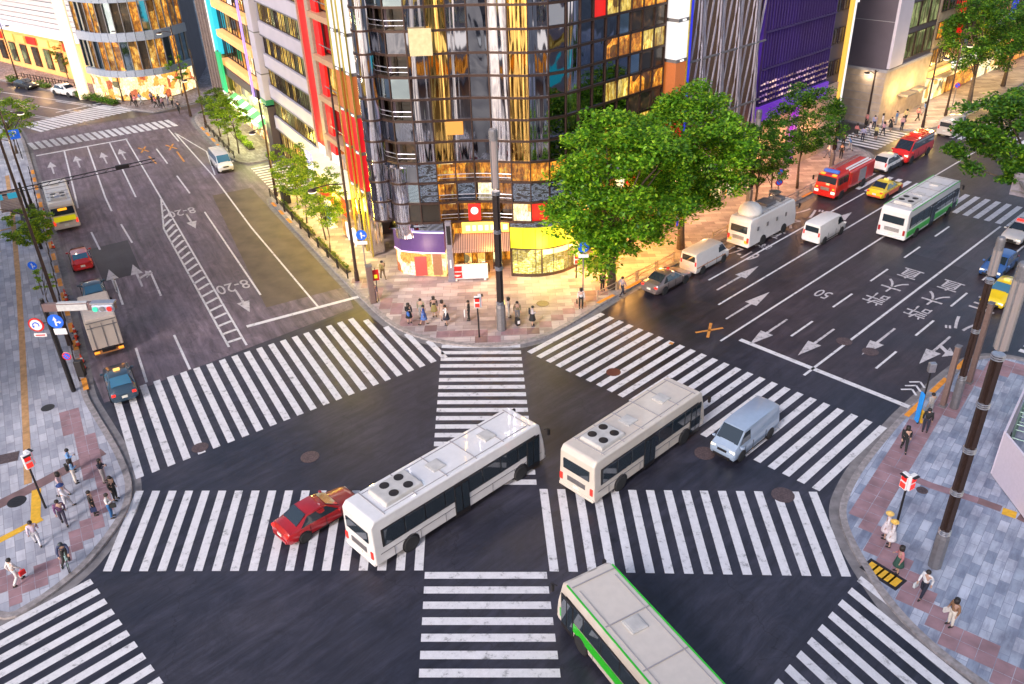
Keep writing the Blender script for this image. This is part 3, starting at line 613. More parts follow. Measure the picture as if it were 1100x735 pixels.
# kiosk with purple band
g = MB(); kp = [(-9.7, 2.6), (-9.5, 1.2), (-8.9, .35), (-8.0, .0), (-6.9, -.25), (-5.2, -.5), (-5.0, 2.6)]
g.prism(kp, 2.35, 4.1); g.build('kiosk_fascia', mat('purple_fascia', (.05, .025, .1), .4, noise=.1, emis=(.35, .15, .6), est=.08), core)
g = MB(); kq = [(x*.985-.1, y+.12) for x, y in kp]; g.prism(kq, .14, 2.35); g.build('kiosk_shop', L_SHOP, core)
for z, mm in ((4.12, glow('neon_violet', (.75, .6, 1), 2.5)), (2.33, glow('neon_pink', (1, .55, .9), 2.5))):
    g = MB(); g.tube([(x, y-.05, z) for x, y in kp[1:6]], .05, 6); g.build('neon_tube', mm, core)
g = MB(); g.box((-7.3, -.2, 1.1), (1.0, .12, 1.7)); g.build('red_poster', mat('red_poster', (.5, .03, .04), .5, emis=(1, .1, .05), est=.4), core)
g = MB(); g.box((-5.9, -.42, 1.3), (.75, .1, 1.9)); g.build('poster', mat('dark_poster', (.1, .05, .04), .5, noise=.3, emis=(.8, .3, .1), est=.3), core)
g = MB(); g.box((-7.4, 1.1, 4.55), (4.4, 2.6, .08)); g.prism([(x, y+.1) for x, y in kp], 4.12, 4.95); g.build('terrace', M_MIRD, core)
# ---- free-standing things at its foot
o = thing('grey_post', 'square grey post between the purple kiosk and the awning shop', 'post', (-4.75, 62.9, .14)); g = MB(); g.box((0, 0, 2.6), (.5, .5, 5.2)); g.box((0, 0, .1), (.6, .6, .2)); g.build('shaft', mat('post_grey', (.22, .2, .24), .5), o, bevel=.03)
g = MB(); g.box((0, -.27, 4.1), (.3, .05, 1.6)); g.build('dark_panel', M_BLK, o); g = MB(); g.box((0, -.27, 1.6), (.1, .04, .7)); g.build('light_strip', M_GWHITE, o)
o = thing('menu_board', 'low white lit menu board with a red bowl picture in front of the awning shop', 'sign', (-3.2, 62.9, .14)); g = MB(); g.box((0, 0, .75), (2.9, .25, 1.3)); g.box((-1.2, 0, .08), (.2, .5, .16)); g.box((1.2, 0, .08), (.2, .5, .16)); g.build('case', mat('case_white', (.7, .66, .66), .5), o, bevel=.03)
g = MB()
for i in range(3):
    for j in range(2): g.box((-.2+i*.65, -.14, .48+j*.55), (.56, .04, .46))
g.build('lit_face', M_GWHITE, o); g = MB(); g.box((-1.05, -.14, .5), (.7, .05, .5)); g.box((-1.05, -.14, 1.08), (.7, .05, .42)); g.build('red_picture', M_GRED, o)
g = MB(); g.lathe([(.02, -.02), (.24, .0), (.26, .05)], 16, axis='z', c=(-1.05, -.18, .5)); g.build('bowl_picture', M_WHITE, o)
o = thing('low_wall', 'curved brown planter wall inside the shop entrance', 'wall', (-3.4, 64.4, .14)); g = MB()
pts = [Vector((1.6*math.cos(a)*1.1, .9*math.sin(a), 0)) for a in [R(180+i*18) for i in range(11)]]
q = poly_off(pts, .25); 
for i in range(10): g.prism([pts[i].xy, pts[i+1].xy, q[i+1].xy, q[i].xy], 0, .75)
g.build('wall', mat('wall_brown', (.12, .08, .05), .6), o)
# ---------------------------------------------------------------- sign columns (A side and B side)
def sigcol(label, P, rz, w, plan_):
    o = thing('sign_column', label, 'sign column', P, rz); z0 = 0
    for nm, m, z1 in plan_:
        g = MB(); g.box((0, 0, (z0+z1)/2), (w, w*.9, z1-z0-.25)); g.build(nm, m, o, bevel=.02)
        g = MB(); g.box((0, 0, z1), (w+.08, w*.9+.08, .26)); g.box((0, -w*.5, z1), (.4, .1, .12), 1); g.box((0, w*.5, z1), (.4, .1, .12), 1); g.build('collar', [M_GREY, M_GWHITE], o); z0 = z1
    return o
WP = glow('lit_white_panel', (1, .95, .93), .95); BP = mat('brown_sign', (.25, .075, .03), .5, emis=(.6, .16, .03), est=.3); RP = glow('lit_red_panel', (1, .01, .025), .62)
P1 = PA(68.6, 22.9, .14); P2 = PA(66.2, 22.9, .14)
for P, l in ((P1, 'tall sign column with white brown and red panels beside the red striped building'), (P2, 'slimmer sign column with white brown and red panels next to the mirror glass')):
    o = sigcol(l, P, RA, 1.25, [('steel_base', M_STEELC, 5.8), ('red_panel', RP, 9.2), ('red_panel', RP, 12.3), ('brown_panel', BP, 15.6), ('white_panel', WP, 18.6), ('white_panel', WP, 21.7), ('brown_panel', BP, 25), ('white_panel', WP, 30)])
    g = MB()
    for a in (-.72, .72): g.box((a, .62, 15), (.1, .12, 30))
    g.build('gold_trim', mat('gold_trim', (.5, .4, .08), .35, .6), o)
o = sigcol('tall sign column with white brown and red panels and a blue edge beside the ribbed metal building', PB(59.7, -43.4, .14), RB, 1.4, [('steel_base', M_STEELC, 5), ('red_panel', RP, 11.8), ('brown_panel', BP, 15), ('white_panel', WP, 18.2), ('white_panel', WP, 21.5), ('white_panel', WP, 28)])
g = MB(); g.box((1.0, -.45, 15), (.3, .5, 30)); g.build('blue_edge', M_GBLUE, o); g = MB(); g.box((.78, -.6, 15), (.12, .2, 30)); g.build('gold_trim', MATS['gold_trim'], o)
# ---------------------------------------------------------------- red striped glass building
f = Fac('red_striped_building', 'glass fronted building with two tall red stripes and beige floor edges', 'building', PA, 69.6, 80.5, 24, 34, 14, M_DARKP)
for x0, x1, nm in ((8.9, 10.9, 'red_stripe'), (5.6, 7.0, 'red_stripe')): f.part(nm, M_RED, x0, x1, 6.5, 34.2, .5, .75); f.part('white_foot', M_GWHITE, x0, x1, 4.6, 6.45, .5, .75)
f.part('beige_column', M_BEIGE, 7.4, 8.4, 0, 34, .1, .9); f.part('beige_column', M_BEIGE, 10.95, 11.2, 4, 34, .1, .9)
for k in range(9): f.part('floor_edge', M_SLAB, .2, 7.3, 4.2+k*3.6, 4.7+k*3.6, .05, 1.1); 
for k in range(8): f.part('fascia_glass', [L_AMBER, M_GLASS, L_YELL, M_GLASS][k % 4], .3, 5.5, 5.0+k*3.6, 7.6+k*3.6, .05, .35)
for k in range(8): f.part('rail', M_STEEL, .3, 5.5, 5.7+k*3.6, 5.78+k*3.6, .9, .96)
f.part('red_square', M_RED, .6, 2.4, 16.0, 17.6, .4, .5); f.part('white_square', M_GWHITE, .8, 2.6, 13.0, 14.6, .4, .5)
f.part('shop_front', L_SHOP, .2, 10.8, .3, 3.6, .02, .12)
f.part('shop_door', L_AMBER, 4, 5.4, .2, 2.6, .12, .2)
g = MB(); 
for k in range(14): f.box(g, .1+k*.8, .8+k*.8, 5.25+(.25 if k % 2 else 0), 5.6+(.25 if k % 2 else 0), .9, 2.2)
f.box(g, .0, 11.2, 4.2, 5.3, .9, 2.2); g.build('white_canopy', glow('lit_canopy', (1, .9, .7), .9), f.root)
f.part('red_banner', glow('lit_orange_red', (1, .06, .01), .8), -.4, 7.5, 2.6, 4.1, 2.2, 2.35); f.part('blue_poster', mat('blue_white_poster', (.4, .38, .8), .5, noise=.6, scale=3, emis=(.5, .5, 1), est=.4), 8.3, 9.9, 3.2, 6.2, 2.3, 2.45)
g = MB(); f.box(g, 4.2, 6.6, .5, 3.0, 2.6, 2.7); 
o = thing('shop_banner_stand', 'standing shop display with a blue panel in front of the white canopy', 'display', PA(74.5, 21.6, .14), RA); g = MB(); g.box((0, 0, 1.3), (1.5, .3, 2.6)); g.box((0, 0, .05), (1.7, .7, .1)); g.build('frame', M_WHITE, o, bevel=.03); g = MB(); g.box((0, .17, 1.4), (1.1, .04, 1.3)); g.box((0, -.17, 1.4), (1.1, .04, 1.3)); g.build('blue_panel', glow('lit_sky_blue', (.03, .3, .8), .8), o)
o = thing('shop_display', 'row of glowing display boards beside the sign columns', 'display', PA(69.5, 21.8, .14), RA); 
for k in range(4): g = MB(); g.box((k*.85-1, 0, 1.0), (.7, .15, 1.4)); g.box((k*.85-1, 0, .15), (.1, .1, .3)); g.build('board', [M_GWHITE, L_AMBER][k % 2], o, bevel=.02)
# ---------------------------------------------------------------- banded building
f = Fac('banded_office_building', 'office block with pale grey bands and rows of narrow window strips', 'building', PA, 80.6, 98, 24, 36, 16, M_DARKP)
zb = [3.7+3.45*k for k in range(10)]
for k, z in enumerate(zb): f.part('pale_band', M_PANEL, -.05, 17.45, z, z+1.35, .02, .35); f.part('band_ledge', M_GREY, -.05, 17.45, z-.12, z, .0, .42)
for k, z in enumerate(zb[:5]):
    f.windows([.2+i*1.235 for i in range(14)], [z+1.4], 1.15, 1.95, [L_YELL, L_YELL, L_GREEN, M_GLASS] if k in (2, 3) else ([L_GREEN, M_GLASS, L_YELL] if k in (0, 1) else [M_GLASS, L_YELL, L_GREEN]), mull=1)
for k, z in enumerate(zb[5:-1]): f.part('window_strip', M_GLASS, .1, 17.3, z+1.4, z+3.3, .02, .1)
f.windows([.4+i*2.8 for i in range(6)], [.4], 2.5, 2.9, [L_YELL, L_SHOP, L_AMBER], mull=2)
f.part('shop_ledge', M_GREY, 0, 17.4, .05, .38, .0, .5)
o = thing('grey_sign_slab', 'tall pale grey slab on a dark foot at the end of the banded building', 'sign column', PA(99.6, 23.6, .14), RA); g = MB(); g.box((0, 0, 21), (2.2, 1, 30)); g.build('slab', M_PANEL, o, bevel=.03)
g = MB(); g.box((0, 0, 2.9), (2.0, .9, 5.8)); g.build('foot', M_DARKP, o); g = MB(); g.box((0, .0, 6.3), (2.24, 1.04, .6)); g.build('green_strip', mat('green_strip', (.02, .25, .12), .5), o)
g = MB(); 
for z in (9.5, 14, 18.5): g.box((0, 0, z), (2.24, 1.04, .12))
g.build('joint', M_GREY, o)
# ---------------------------------------------------------------- awning building with violet line
f = Fac('awning_shop_building', 'glass building with orange floor beams, a violet corner light and green awnings', 'building', PA, 101.5, 118.5, 24, 30, 14, M_DARKP)
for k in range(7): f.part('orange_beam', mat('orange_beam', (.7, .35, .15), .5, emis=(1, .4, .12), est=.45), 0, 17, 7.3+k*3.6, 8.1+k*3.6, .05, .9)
for k in range(6): f.windows([.3+i*2.8 for i in range(6)], [4.6+k*3.6] if k else [8.2], 2.6, 2.6, [L_AMBER, L_YELL, M_GLASS, M_GWHITE if k == 3 else L_SHOP], mull=1) if k < 5 and k else None
f.part('dark_fascia', M_DARKP, 0, 17, 6.2, 7.25, .05, 1.0); f.part('lower_glass', L_YELL, .2, 16.8, 3.6, 6.1, .02, .12)
f.part('violet_line', glow('neon_purple', (.45, .3, 1), 1.6), 1.4, 1.7, 6.2, 30, 1.0, 1.2); f.part('green_band', glow('lit_pale_green', (.6, 1, .7), .9), 0, 17, 3.1, 3.4, 1.4, 1.6)
for k in range(9):
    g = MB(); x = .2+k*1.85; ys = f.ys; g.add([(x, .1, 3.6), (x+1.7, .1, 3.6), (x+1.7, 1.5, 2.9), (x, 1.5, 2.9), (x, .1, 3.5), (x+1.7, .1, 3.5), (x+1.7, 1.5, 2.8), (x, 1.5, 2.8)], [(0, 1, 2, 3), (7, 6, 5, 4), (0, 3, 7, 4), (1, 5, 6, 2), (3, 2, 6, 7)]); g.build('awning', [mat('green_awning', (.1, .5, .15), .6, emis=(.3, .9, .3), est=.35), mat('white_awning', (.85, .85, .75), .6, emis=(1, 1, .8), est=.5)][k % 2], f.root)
f.part('shop_front', L_SHOP, .3, 16.7, .3, 2.8, .02, .15)
o = thing('green_banner', 'long green vertical banner sign in front of the dark tower', 'sign', PA(117.5, 22.6, .14), RA); g = MB(); g.box((0, 0, 6.5), (2.0, .3, 5)); g.build('banner', mat('green_banner', (.01, .3, .12), .5, emis=(.0, .5, .2), est=.3), o); g = MB(); g.tube([(0, 0, 0), (0, 0, 9.2)], .1); g.build('pole', M_GREY, o); g = MB(); g.box((0, .0, 2.9), (1.9, .34, 2)); g.build('white_panel', M_GWHITE, o)
f = Fac('cyan_lit_building', 'narrow building with a glowing cyan glass front', 'building', PA, 118.6, 124.5, 24, 34, 12, M_DARKP)
f.part('cyan_panel', M_GCYAN, .4, 2.9, 8.5, 34, .3, .9); f.part('cyan_glass', lit('cyan_glass', [(.3, (.01, .3, .4)), (.55, (.03, .6, .8)), (.75, (.3, .9, 1))], 1.2, (1, 1, .2), .8), 3.1, 5.7, 9.5, 34, .05, .4); f.part('white_edge', M_GWHITE, 2.92, 3.08, 8.4, 34, .3, 1.0); f.part('shop_front', L_SHOP, .2, 5.7, .4, 3.5, .02, .15); f.part('mossy_wall', mat('mossy_wall', (.16, .14, .03), .8, noise=.4, scale=3), .2, 5.7, 3.7, 8.3, .02, .5)
f = Fac('dark_slim_tower', 'slim dark brown stone tower at the far corner', 'building', PA, 124.6, 132, 24, 38, 12, mat('tower_stone', (.13, .095, .085), .7, noise=.3, scale=1.2, bump=.1))
for x in (.6, 2.6, 4.6, 6.6): f.part('rib', mat('tower_rib', (.22, .17, .16), .7, noise=.2), x, x+.5, 0, 38, .0, .45)
for k in range(8): f.part('joint', M_DARKP, 0, 7.4, 4+k*4, 4.15+k*4, .0, .3)
# ---------------------------------------------------------------- B side buildings
f = Fac('ribbed_metal_building', 'building wrapped in wavy silver metal ribs over a brown wall', 'building', PB, 61, 73, -43.8, 32, 14, mat('brown_wall', (.22, .13, .08), .6, noise=.2))
rib = mat('silver_rib', (.5, .46, .54), .4, .5, noise=.1)
for i in range(30):
    x = .2+i*.4; g = MB(); ph = i*.9; pts = [(x+.22*math.sin(z*.22+ph)+.12*math.sin(z*.61+ph*2), f.ys*(.55+.25*math.sin(z*.3+ph)), z) for z in [4.2+j*1.15 for j in range(25)]]
    g.tube(pts, .095, 4); g.build('rib', rib, f.root)
for z in (4.1, 9.2, 14.6, 20, 25.4, 30.8): f.part('rail', M_GREY, 0, 12, z, z+.14, .7, .85)
f.part('shop_front', L_SHOP, .3, 11.7, .3, 3.8, .02, .2); f.part('canopy', M_PANEL, .2, 11.8, 3.8, 4.1, .05, 1.4)
for x in (.2, 4, 7.8, 11.5): f.part('pier', M_CONC, x-.15, x+.4, 0, 4, .05, .5)
f = Fac('purple_lit_building', 'dark building glowing violet behind a fine glass grid', 'building', PB, 73.2, 86.4, -43.8, 34, 14, M_DARKP)
f.part('purple_screen', L_PUR, 0, 13.2, 8.5, 34, .05, .4); g = MB()
for i in range(27): f.box(g, i*.5, i*.5+.06, 8.4, 34, .4, .62)
g.build('grid', mat('violet_metal', (.08, .05, .16), .35, .5), f.root); g = MB()
for k in range(8): f.box(g, 0, 13.2, 8.4+k*3.4, 8.52+k*3.4, .42, .7)
g.build('grid_rail', MATS['violet_metal'], f.root)
DL = lit('dash_light', [(.4, (.2, .1, .3)), (.6, (.9, .6, .5))], 1, st=1.0)
for j in range(4):
    g = MB(); f.box(g, 0, 13.2, 8.72+j*.55, 8.75+j*.55, .6, .64, 1)
    for i in range(26): f.box(g, i*.5+.1, i*.5+.36, 8.74+j*.55, 8.84+j*.55+(i % 3)*.06, .63, .7)
    g.build('light_strip', [DL, MATS['violet_metal']], f.root)
f.part('violet_fascia', mat('violet_fascia', (.07, .03, .2), .3, .4, emis=(.15, .03, .5), est=.4), 0, 13.2, 6.9, 8.4, .05, .9)
f.part('stone_base', M_STONE, 0, 13.2, 0, 6.9, .01, .25)
f.windows([.6+i*2.4 for i in range(5)], [.6], 2.0, 3.0, [L_SHOP, L_AMBER, M_GWHITE]); f.windows([.8+i*2.4 for i in range(5)], [4.4], 1.5, 1.9, [L_AMBER, L_DIM])
f.part('purple_banner', glow('lit_purple_banner', (.45, .02, .8), .9), 6.8, 7.7, 1.2, 7.2, .6, .9)
f = Fac('dark_office_building', 'narrow dark grey block with a few small lit windows and a white edge', 'building', PB, 86.5, 91.2, -43.8, 34, 14, M_DARKP)
f.windows([.6, 2.2], [8.5+k*3.3 for k in range(6)], 1.2, 1.6, [L_DIM, L_YELL, L_DIM]); f.part('white_edge', WP, 3.9, 4.1, 5, 34, .05, .6); f.part('amber_edge', glow('amber_edge', (1, .55, .08), .9), 3.5, 3.85, 5, 34, .1, .5); f.part('stone_base', M_STONE, 0, 4.65, 0, 7.6, .05, .25); f.windows([.6, 2.6], [1, 4.6], 1.3, 1.9, [L_AMBER, M_GLASS])
# grey corner block past the side street (its side faces the camera)
f = Fac('grey_corner_building', 'dark grey corner block over a pale stone base, with white panel and green windows', 'building', PB, 102, 114, -43.8, 34, 17, None)
g = MB(); g.box((6, 8.5, 20.4), (12, 17, 28)); g.build('wall', mat('grey_cladding', (.11, .09, .11), .5, noise=.1, scale=.4), f.root)
g = MB(); g.box((6, 8.5, 3.2), (12.3, 17.3, 6.4)); g.build('stone_base', M_STONE, f.root); g = MB(); g.box((6, 8.5, 6.5), (12.5, 17.5, .3)); g.build('cornice', M_CONC, f.root)
g = MB()
for j in range(6): g.box((-.17, 8.5, .9+j*.95), (.04, 17.3, .05))
for z in range(3): g.box((-.03, 8.5, 12+z*6), (.06, 17, .06))
g.build('joint', M_CONC, f.root)
for j, (y, z) in enumerate(((6, 9), (5.2, 14), (6.5, 19))): g = MB(); g.box((-.08, y, z), (.1, 1.2, .4)); g.build('wall_light', M_GWHITE, f.root)
f.part('white_panel', M_PANEL, -.02, 3.4, 6.8, 34.2, .02, .35)
f.windows([3.8+i*2.7 for i in range(3)], [7.2+k*3.5 for k in range(6)], 2.4, 2.9, [L_GREEN, L_GREEN, L_YELL, M_GLASS])
f.windows([1.5, 4.2, 6.9, 9.4], [3.6], 1.2, 2.3, [L_AMBER, L_DIM]); f.part('canopy', M_GREY, 4, 6.4, 2.9, 3.1, .3, 1.5); f.part('canopy', M_GREY, 7.2, 9.6, 2.9, 3.1, .3, 1.5)
f.windows([3.6, 6.6, 9.4], [.3], 1.8, 2.4, [L_AMBER, L_YELL])
spec = [(114.2, 121, 'narrow_shop_building', 'narrow building with pinkish stone and lit shopfronts beyond the grey block', M_STONE), (121.2, 130, 'lit_sign_building', 'dark building with stacked warm windows and a bright sign strip', M_DARKP), (130.2, 140, 'pale_shop_building', 'pale building with yellow lit shops behind the trees', M_PANEL), (140.2, 152, 'stone_office_building', 'brown stone office block at the far right edge', mat('brown_stone', (.25, .16, .12), .7)), (152.2, 172, 'far_office_building', 'farthest office block along the right street', M_CONC)]
for k, (a, b_, nm, l, wm) in enumerate(spec):
    f = Fac(nm, l, 'building', PB, a, b_, -43.8, 26+k*2, 14, wm); W = b_-a; n = int(W/2.2)
    f.windows([.5+i*(W-.6)/n for i in range(n)], [4.8+j*3.3 for j in range(6)], 1.7, 2.1, [L_AMBER, M_GLASS, L_DIM, L_YELL, M_GLASS][:3+k % 3])
    f.part('shop_front', [L_SHOP, L_AMBER][k % 2], .2, W-.2, .3, 3.4, .02, .2); f.part('fascia', [M_GWARM, M_GWHITE, M_GYEL, M_GRED, M_GWARM][k], .3, W-.3, 3.5, 4.2, .1, .5); f.part('canopy', M_GREY, .2, W-.2, 3.35, 3.48, .05, 1.6)
    f.part('sign_strip', [M_GRED, M_GYEL, M_GBLUE, M_GWHITE, M_GRED][k], W-.4, W-.2, 7, 12, .1, .8)
# ---------------------------------------------------------------- far curved glass building and white shop block
curve = smooth(gp([(103, 105), (128, 111), (160, 110), (190, 105), (212, 96)]), 2)
c0 = curve[0].copy(); cb = thing('curved_glass_building', 'curved glass building with golden lit floors and grey bands at the far corner', 'building', c0)
cc = [p-c0 for p in resample(curve, 1.2)]
nrm = Vector((-.2, 1, 0)).normalized()
g = MB(); g.prism([p.xy for p in poly_off(cc, .5)]+[(cc[-1]+nrm*16).xy, (cc[0]+nrm*16).xy], 0, 26); g.build('core', M_DARKP, cb)
sgn = 1
def band(nm, m, z0, z1, y, th, inset=0):
    g = MB()
    for a, b in zip(cc, cc[1:]): panel(g, a, b, z0, z1, y, th, random.randrange(len(m)) if isinstance(m, list) else 0, inset=inset)
    return g.build(nm, m, cb)
L_BIG = lit('lit_floor_gold', [(.3, (.1, .035, .01)), (.45, (.5, .18, .02)), (.55, (.9, .45, .06)), (.65, (1, .7, .25)), (.8, WH)], 1.1, (1.6, 1.6, .9), .75)
for k, (z0, z1) in enumerate(((4.6, 8.6), (9.8, 13.8), (15, 19), (20.2, 25))): band('lit_floor', [L_BIG, M_GLASS, L_DIM, L_BIG, L_AMBER], z0, z1, 0, .2); band('grey_band', mat('blue_grey_band', (.3, .34, .42), .4, noise=.1), z1, z1+1.2, .35, .5)
band('grey_band', MATS['blue_grey_band'], 3.7, 4.6, .35, .5); band('shop_front', L_SHOP, .3, 3.7, -.1, .2)
g = MB()
for p in cc: g.box((p.x, p.y-.1, 15), (.1, .35, 20.5))
g.build('fin', M_GREY, cb); g = MB()
g.box((cc[0].x-1.6, cc[0].y, 13), (1.4, 1.4, 26), rz=.3); g.build('sign_pylon', mat('pylon_white', (.8, .65, .5), .5, emis=(1, .7, .4), est=.5, noise=.2), cb); g = MB(); g.box((cc[0].x-1.6, cc[0].y-.75, 18), (.7, .1, 7), rz=.3); g.build('red_sign', M_GRED, cb)
f0, f1 = G(-60, 52), G(100, 92); d = (f1-f0); W = d.length; rz = math.atan2(d.y, d.x)
wb = thing('white_louvre_building', 'long low building with white horizontal louvres above warm lit shops', 'building', f0, rz)
def wp(nm, m, x0, x1, z0, z1, y0, y1): g = MB(); g.box(((x0+x1)/2, (y0+y1)/2, (z0+z1)/2), (x1-x0, y1-y0, z1-z0)); return g.build(nm, m, wb)
wp('wall', M_DARKP, 0, W, 0, 24, .5, 14); m, t, b = nodes('louvre_white'); v = mapped(t); wv = N(t, 'TexWave', Scale=1.4); wv.bands_direction = 'Z'; t.links.new(v, wv.inputs['Vector']); t.links.new(ramp(t, wv.outputs['Fac'], [(.2, (.42, .4, .42)), (.6, (.66, .62, .64))]), b.inputs['Base Color'])
for k in range(13): wp('louvre', m, 0, W, 7.2+k*.8, 7.9+k*.8, -.1 if k % 2 else 0, .6)
wp('brown_band', mat('brown_band', (.12, .06, .04), .6), 0, W, 17.6, 19.2, -.1, .6); wp('upper_windows', lit('upper_windows', [(.3, (.05, .03, .02)), (.5, (.3, .16, .08)), (.7, (.9, .6, .3))], 1.5, (2.5, 2.5, .3), .6), 0, W, 19.3, 23, -.05, .5)
wp('light_strip', glow('strip_lavender', (.8, .75, 1), 1.3), 0, W, 6.5, 7.15, -.7, .1)
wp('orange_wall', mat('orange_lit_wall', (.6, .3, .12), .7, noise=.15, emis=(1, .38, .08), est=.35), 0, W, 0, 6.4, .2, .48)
for k in range(int(W/4.2)):
    x = 1+k*4.2; g = MB(); g.box((x+1.2, .1, 2.6), (2.2, .2, 3.2)); g.build('window', M_BROWNM, wb); 
    g = MB(); g.box((x+1.2, -.03, 2.6), (1.9, .08, 2.9)); g.build('pane', L_GREEN if k % 3 else L_DIM, wb)
    g = MB(); g.box((x+1.2, -.1, 5.2), (3.3, .15, 1.2)); g.build('sign_panel', [M_GRED, M_GWARM, mat('shop_sign_orange', (.8, .3, .1), .5, emis=(1, .25, .05), est=.6)][k % 3], wb)
for k in range(26): wp('mullion', M_BROWNM, k*W/26, k*W/26+.25, 19.3, 23, -.2, .5)
# ---------------------------------------------------------------- buildings round the camera (their lights show in the mirror glass)
def offb(name, label, P, rz, W, D, H, lits, wall):
    o = thing(name, label, 'building', P, rz); g = MB(); g.box((0, 0, H/2), (W, D, H)); g.build('wall', wall, o)
    for sgn, L_, ax in ((1, W, 'y'), (-1, W, 'y'), (1, D, 'x'), (-1, D, 'x')):
        for k in range(int(H/3.6)):
            g = MB(); z = 1.2+k*3.6+1
            if ax == 'y': g.box((0, sgn*(D/2+.05), z), (L_-1.2, .12, 2.1))
            else: g.box((sgn*(W/2+.05), 0, z), (.12, L_-1.2, 2.1))
            g.build('window_strip', lits[(k*7+len(name)) % len(lits)], o)
    return o
offb('camera_side_building', 'flat roofed building below the viewpoint', Vector((0, -20, 0)), 0, 34, 30, 26, [L_AMBER, L_YELL, M_GLASS, M_GWHITE], M_CONC)
offb('west_corner_building', 'lit office building behind the west pavement', PB(-32, -72, 0), RB, 50, 36, 30, [L_YELL, L_AMBER, M_GLASS], M_STONE)
offb('east_corner_building', 'lit department store behind the east pavement', PA(0, 62, 0), RA, 26, 40, 34, [L_AMBER, M_GWHITE, L_YELL, M_GCYAN], M_PANEL)
# ================================================================== VEHICLES
def paint(name, c, **k): return mat('paint_'+name, c, .3, 0, coat=.8, noise=.04, scale=3, **k)
P_WHITE = paint('white', (.72, .7, .7)); P_SILV = mat('paint_silver', (.3, .24, .23), .3, .6, coat=.8, noise=.04); P_RED = paint('red', (.6, .015, .012)); P_BLK = paint('black', (.02, .02, .025)); P_BLUE = paint('blue', (.03, .1, .3)); P_YEL = paint('yellow', (.78, .55, .02)); P_CREAM = paint('cream', (.62, .55, .48)); P_TRUCK = mat('truck_box', (.52, .44, .38), .5, noise=.15, scale=.8); P_GREEN = paint('green', (.03, .5, .02)); P_TEAL = paint('dark_teal', (.03, .06, .09))
M_PLATE = mat('number_plate', (.7, .7, .62), .5, noise=0)
def loft(st):
    vs = []; fs = []
    for x, zb, zs, zt, ws, wt in st:
        r = [(-ws*.9, zb), (-ws, zb+.12), (-ws*1.01, (zb+zs)/2+.05), (-ws*.97, zs), (-wt, zt), (-wt*.55, zt+.035), (0, zt+.05), (wt*.55, zt+.035), (wt, zt), (ws*.97, zs), (ws*1.01, (zb+zs)/2+.05), (ws, zb+.12), (ws*.9, zb)]
        vs += [(x, y, z) for y, z in r]
    n = 13
    for i in range(len(st)-1):
        for k in range(n): a, b = i*n+k, i*n+(k+1) % n; fs.append((a, a+n, b+n, b))
    fs.append(tuple(range(n))); fs.append(tuple(range(len(vs)-1, len(vs)-n-1, -1)))
    return vs, fs
STY = {
 'sedan': dict(st=[(2.28, .35, .5, .55, .72, .6), (2.2, .25, .62, .68, .82, .7), (1.9, .22, .72, .8, .86, .72), (1.0, .2, .85, .93, .88, .74), (.25, .2, .88, 1.38, .88, .58), (-.1, .2, .9, 1.44, .88, .6), (-.9, .2, .92, 1.42, .88, .6), (-1.65, .22, .92, 1.02, .87, .7), (-2.1, .25, .9, .98, .84, .7), (-2.28, .35, .7, .78, .76, .66)], ws=(3, 4), rw=(6, 7), side=(3, 7), wx=(1.38, -1.32), wr=.32, L=4.56, W=.88),
 'compact': dict(st=[(2.0, .35, .55, .6, .72, .6), (1.92, .25, .68, .74, .8, .68), (1.6, .22, .78, .86, .83, .7), (1.0, .2, .88, .97, .84, .72), (.35, .2, .9, 1.42, .84, .6), (-.2, .2, .92, 1.5, .84, .62), (-1.3, .2, .94, 1.48, .84, .62), (-1.75, .22, .94, 1.1, .82, .66), (-2.0, .3, .7, .82, .76, .66)], ws=(3, 4), rw=(6, 7), side=(3, 7), wx=(1.25, -1.25), wr=.31, L=4.0, W=.84),
 'suv': dict(st=[(2.1, .4, .65, .7, .76, .62), (2.0, .3, .8, .86, .86, .72), (1.1, .28, .98, 1.06, .89, .76), (.5, .28, 1.0, 1.6, .89, .66), (-.2, .28, 1.02, 1.68, .89, .68), (-1.6, .28, 1.02, 1.66, .89, .68), (-2.0, .3, 1.0, 1.12, .87, .72), (-2.1, .4, .8, .9, .84, .7)], ws=(2, 3), rw=(5, 6), side=(2, 6), wx=(1.3, -1.3), wr=.36, L=4.2, W=.89),
 'van': dict(st=[(2.35, .4, .7, .75, .76, .64), (2.25, .28, .9, .98, .84, .74), (1.95, .25, 1.0, 1.12, .85, .76), (1.3, .25, 1.1, 1.88, .85, .7), (.6, .25, 1.12, 1.96, .85, .72), (-2.2, .25, 1.12, 1.96, .85, .72), (-2.35, .3, 1.1, 1.88, .84, .7)], ws=(2, 3), rw=None, side=(2, 5), wx=(1.55, -1.45), wr=.33, L=4.7, W=.85),
 'limo': dict(st=[(2.85, .4, .6, .66, .7, .55), (2.75, .3, .82, .9, .84, .62), (1.3, .25, 1.0, 1.1, .92, .66), (.6, .25, 1.02, 1.55, .92, .62), (0, .25, 1.03, 1.62, .92, .64), (-1.3, .25, 1.03, 1.6, .92, .64), (-2.0, .25, 1.0, 1.12, .9, .7), (-2.7, .3, .85, .95, .82, .66), (-2.85, .4, .7, .8, .7, .6)], ws=(2, 3), rw=(5, 6), side=(2, 6), wx=(1.85, -1.65), wr=.37, L=5.7, W=.92)}
